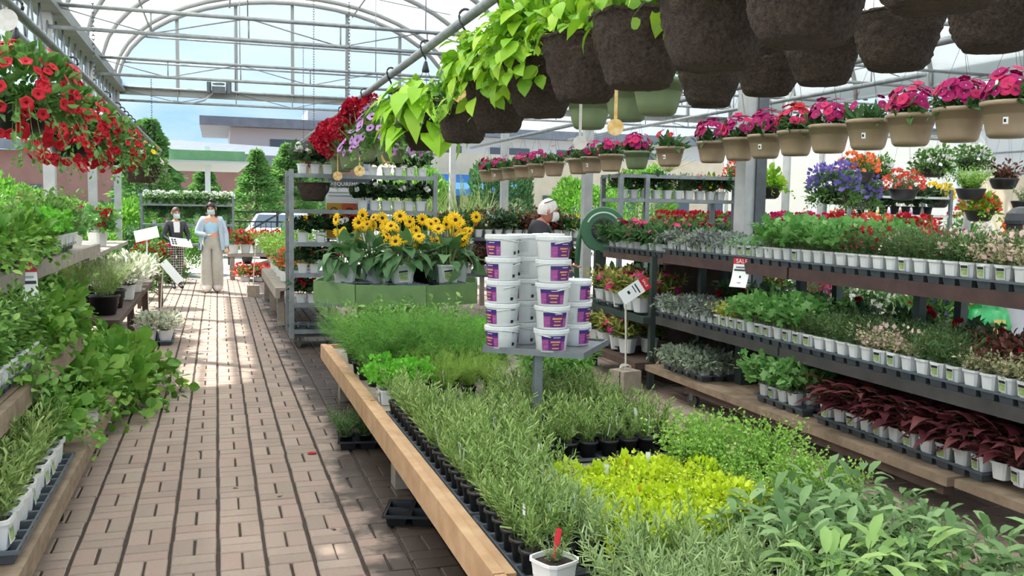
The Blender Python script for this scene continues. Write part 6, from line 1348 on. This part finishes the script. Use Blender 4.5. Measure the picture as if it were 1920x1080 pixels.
for n, (x, y, s_) in enumerate(bushes):
    dk = n in (5, 8, 12, 13); t = thing('leafy_shrub', '%s shrub in the sunny yard past the left posts, %s from the near side' % ('grey-green' if dk else 'bright green', nth(n)), 'shrub', (x, y, s_ * .55 - .1), n, group='shrubs in the sunny yard')
    link('foliage', S['bushdk' if dk else 'bush'][n % 2], t, None, None, (s_, s_, s_ * 1.0), 'stuff')
    link('stem', MB().tube([(0, 0, -s_ * .55), (0, 0, -s_ * .2), (.05, 0, s_ * .3)], [.05, .04, .02], 5).mesh('stem', STEMD), t)
for n, (x, y) in enumerate(((-2.9, 12.3), (-2.65, 14.2), (-2.35, 17.4), (-2.4, 19.7), (-3.8, 16.1))):
    inst([('pot', POT_BL), ('foliage', S['bush'][n % 2], (0, 0, .5), None, .45, 'stuff')], 'potted_shrub', 'potted young shrub outside the left posts, %s from the near end' % ORD[n], 'potted plant', (x, y, -.1), n, 1.5, group='potted shrubs outside the left posts')
wr = thing('plant_rack', 'steel rack of white flowers in the yard behind the two women', 'rack', (-.6, 22.2, 0))
for z in (.7, 1.15, 1.6): link('shelf', MB().bbox((-1.0, -.25, z - .04), (.95, .25, z)).mesh('shelf', GAL), wr)
for x in (-1.0, .95):
    for y in (-.22, .22): link('upright', MB().box((x, y, .85), (.05, .05, 1.9)).mesh('upright', GAL), wr)
for n in range(8): inst(potted('petun', POT_W, .092, fs=.8, extra=[('blossoms', BLB['white'], (0, 0, .12), None, .75, 'stuff')]), 'white_flower_pot', 'white flowering pot on the yard rack, %s from the left' % ORD[n], 'potted plant', (-1.45 + .24 * n, 22.2, 1.6), n, 1.0, group='white flowers on the yard rack')
for n in range(6): inst([('pot', POT_W), ('foliage', S['bushdk'][n % 2], (0, 0, .2), None, .22, 'stuff')], 'green_pot_plant', 'green plant on the lower shelf of the yard rack, %s from the left' % ORD[n], 'potted plant', (-1.35 + .3 * n, 22.2, 1.15), n, 1.0, group='green plants on the yard rack')
cp = thing('canopy_post', 'white post with green fascia and pale canopy beyond the women', 'canopy', (-.23, 26, -.1))
link('post', MB().box((0, 0, 1.6), (.14, .14, 3.3)).mesh('post', mat('white_post', '#dfe3e4', .5)), cp); link('fascia', MB().bbox((-.95, -.35, 2.85), (.95, -.3, 3.12)).mesh('fascia', mat('green_fascia', '#6fa06c', .6, 0, (3, '#7fb07a'))), cp)
link('canopy', MB().add([(-1.05, -.5, 2.85), (1.05, -.5, 2.85), (.8, .6, 2.66), (-.8, .6, 2.66), (-1.05, -.5, 2.8), (1.05, -.5, 2.8), (.8, .6, 2.6), (-.8, .6, 2.6)], [(0, 1, 2, 3), (7, 6, 5, 4), (0, 4, 5, 1), (1, 5, 6, 2), (2, 6, 7, 3), (3, 7, 4, 0)]).mesh('canopy', BLDW), cp)
fn = thing('yard_fence', 'black metal rail fence with sloping handrail along the car park', 'fence', (0, 26.5, 0))
FB = mat('black_fence_paint', '#25292c', .5)
for z in (.55, 1.15, 1.42): link('rail', MB().bbox((.3, -.02, z - .02), (12, .02, z + .02)).mesh('rail', FB), fn)
for x in np.arange(.3, 12.1, 1.3): link('post', MB().box((x, 0, .7), (.06, .06, 1.5)).mesh('post', FB), fn)
balu = MB().box((0, 0, .85), (.02, .02, .6)).mesh('baluster', FB)
for x in np.arange(.45, 8, .14): link('baluster', balu, fn, (x, 0, 0))
link('handrail', MB().tube([(.3, -.1, .55), (1.0, -.1, 1.0), (1.7, -.1, 1.42)], .03, 6).mesh('handrail', FB), fn)
def car(label, loc, rz, hexc):
    CP = mat('car_' + hexc[1:], hexc, .25); t = thing('parked_car', label, 'car', loc, rz)
    prof = [(-2.1, .35), (-2.15, .75), (-1.95, .95), (-1.0, 1.05), (-.45, 1.45), (1.0, 1.48), (1.75, 1.05), (2.1, .95), (2.15, .4)]
    V = [(x, y, z) for y in (-.85, .85) for x, z in prof]; V = [(x, y * (.82 if z > 1.2 else 1), z) for x, y, z in V]; k = len(prof)
    link('body', MB().add(V, [tuple(range(k)), tuple(range(2 * k - 1, k - 1, -1))] + [(i, i + k, (i + 1) % k + k, (i + 1) % k) for i in range(k)]).mesh('body', CP), t)
    for sgn in (-1, 1): link('side_window', MB().add([(-.85, sgn * .86, 1.05), (1.5, sgn * .86, 1.05), (.95, sgn * .72, 1.42), (-.42, sgn * .72, 1.4)], [(0, 1, 2, 3)]).mesh('side_window', GLS), t)
    link('windscreen', MB().add([(-1.0, -.72, 1.07), (-1.0, .72, 1.07), (-.5, .62, 1.42), (-.5, -.62, 1.42)], [(0, 1, 2, 3)]).mesh('windscreen', GLS), t, (-.012, 0, .012))
    wh = MB().lathe([(.12, -.1), (.31, -.1), (.31, .1), (.12, .1)], 16).mesh('wheel', INK)
    for x in (-1.35, 1.35):
        for y in (-.8, .8): link('wheel', wh, t, (x, y, .31), (math.pi / 2, 0, 0))
    for y in (-.6, .6): link('headlight', MB().box((-2.13, y, .72), (.06, .32, .14)).mesh('headlight', GLS), t)
car('white car parked behind the woman in denim', (1.9, 29.0, -.1), 1.35, '#dfe2e4'); car('white van-like car at the right of the fence', (4.9, 30, -.1), 1.5, '#d3d6d8'); car('silver blue car parked far left behind the rack', (-4.6, 31, -.1), 1.7, '#a9b8c4'); car('white car beyond the notice board', (7.0, 30.5, -.1), 1.5, '#cfd3d6')
for n, (x, y, s_) in enumerate(((7.4, 35.5, 1.7), (10.6, 34.5, 1.7), (13.6, 33.5, 1.5), (4.7, 35.6, 1.2), (17, 35, 1.8))):
    t = thing('leafy_tree', 'rounded green tree beyond the car park, %s from the left' % ORD[(1, 2, 3, 0, 4)[n]], 'tree', (x, y, s_ * .9), n, group='rounded trees beyond the car park')
    link('foliage', S['bushdk' if n % 2 else 'bush'][n % 2], t, None, None, (s_ * .8, s_ * .8, s_), 'stuff'); link('trunk', MB().tube([(0, 0, -s_), (0, 0, -.3 * s_), (0, 0, .3 * s_)], [.16, .12, .05], 7).mesh('trunk', STEMD), t)

# ================================================================== bits on the paving
for n, (x, y, k_) in enumerate(((.57, 5.95, 'red'), (.1, 5.3, 'leaf'), (.33, 5.1, 'leaf'), (-.12, 6.2, 'leaf'), (.52, 4.5, 'leaf'), (3.15, 7.1, 'leaf'), (-.2, 9.4, 'leaf'))):
    o = link('fallen_petal' if k_ == 'red' else 'fallen_leaf', fl('impatiens', 'red', .03) if k_ == 'red' else one_leaf('dry_leaf', 'oval', 'bronze', .035, .018, .2, 1)[0], None, (x, y, .004), (0, 0, n))
    o['label'] = ('red petal lying on the paving beside the table rail', 'dry leaf on the paving below the middle of the aisle', 'dry leaf on the paving toward the herb table', 'dry leaf on the paving toward the left shelves', 'dry leaf on the paving close to the empty black tray', 'dry leaf on the paving beside the sale sign block', 'dry leaf on the paving past the left shelves')[n]; o['category'] = 'petal' if k_ == 'red' else 'leaf'
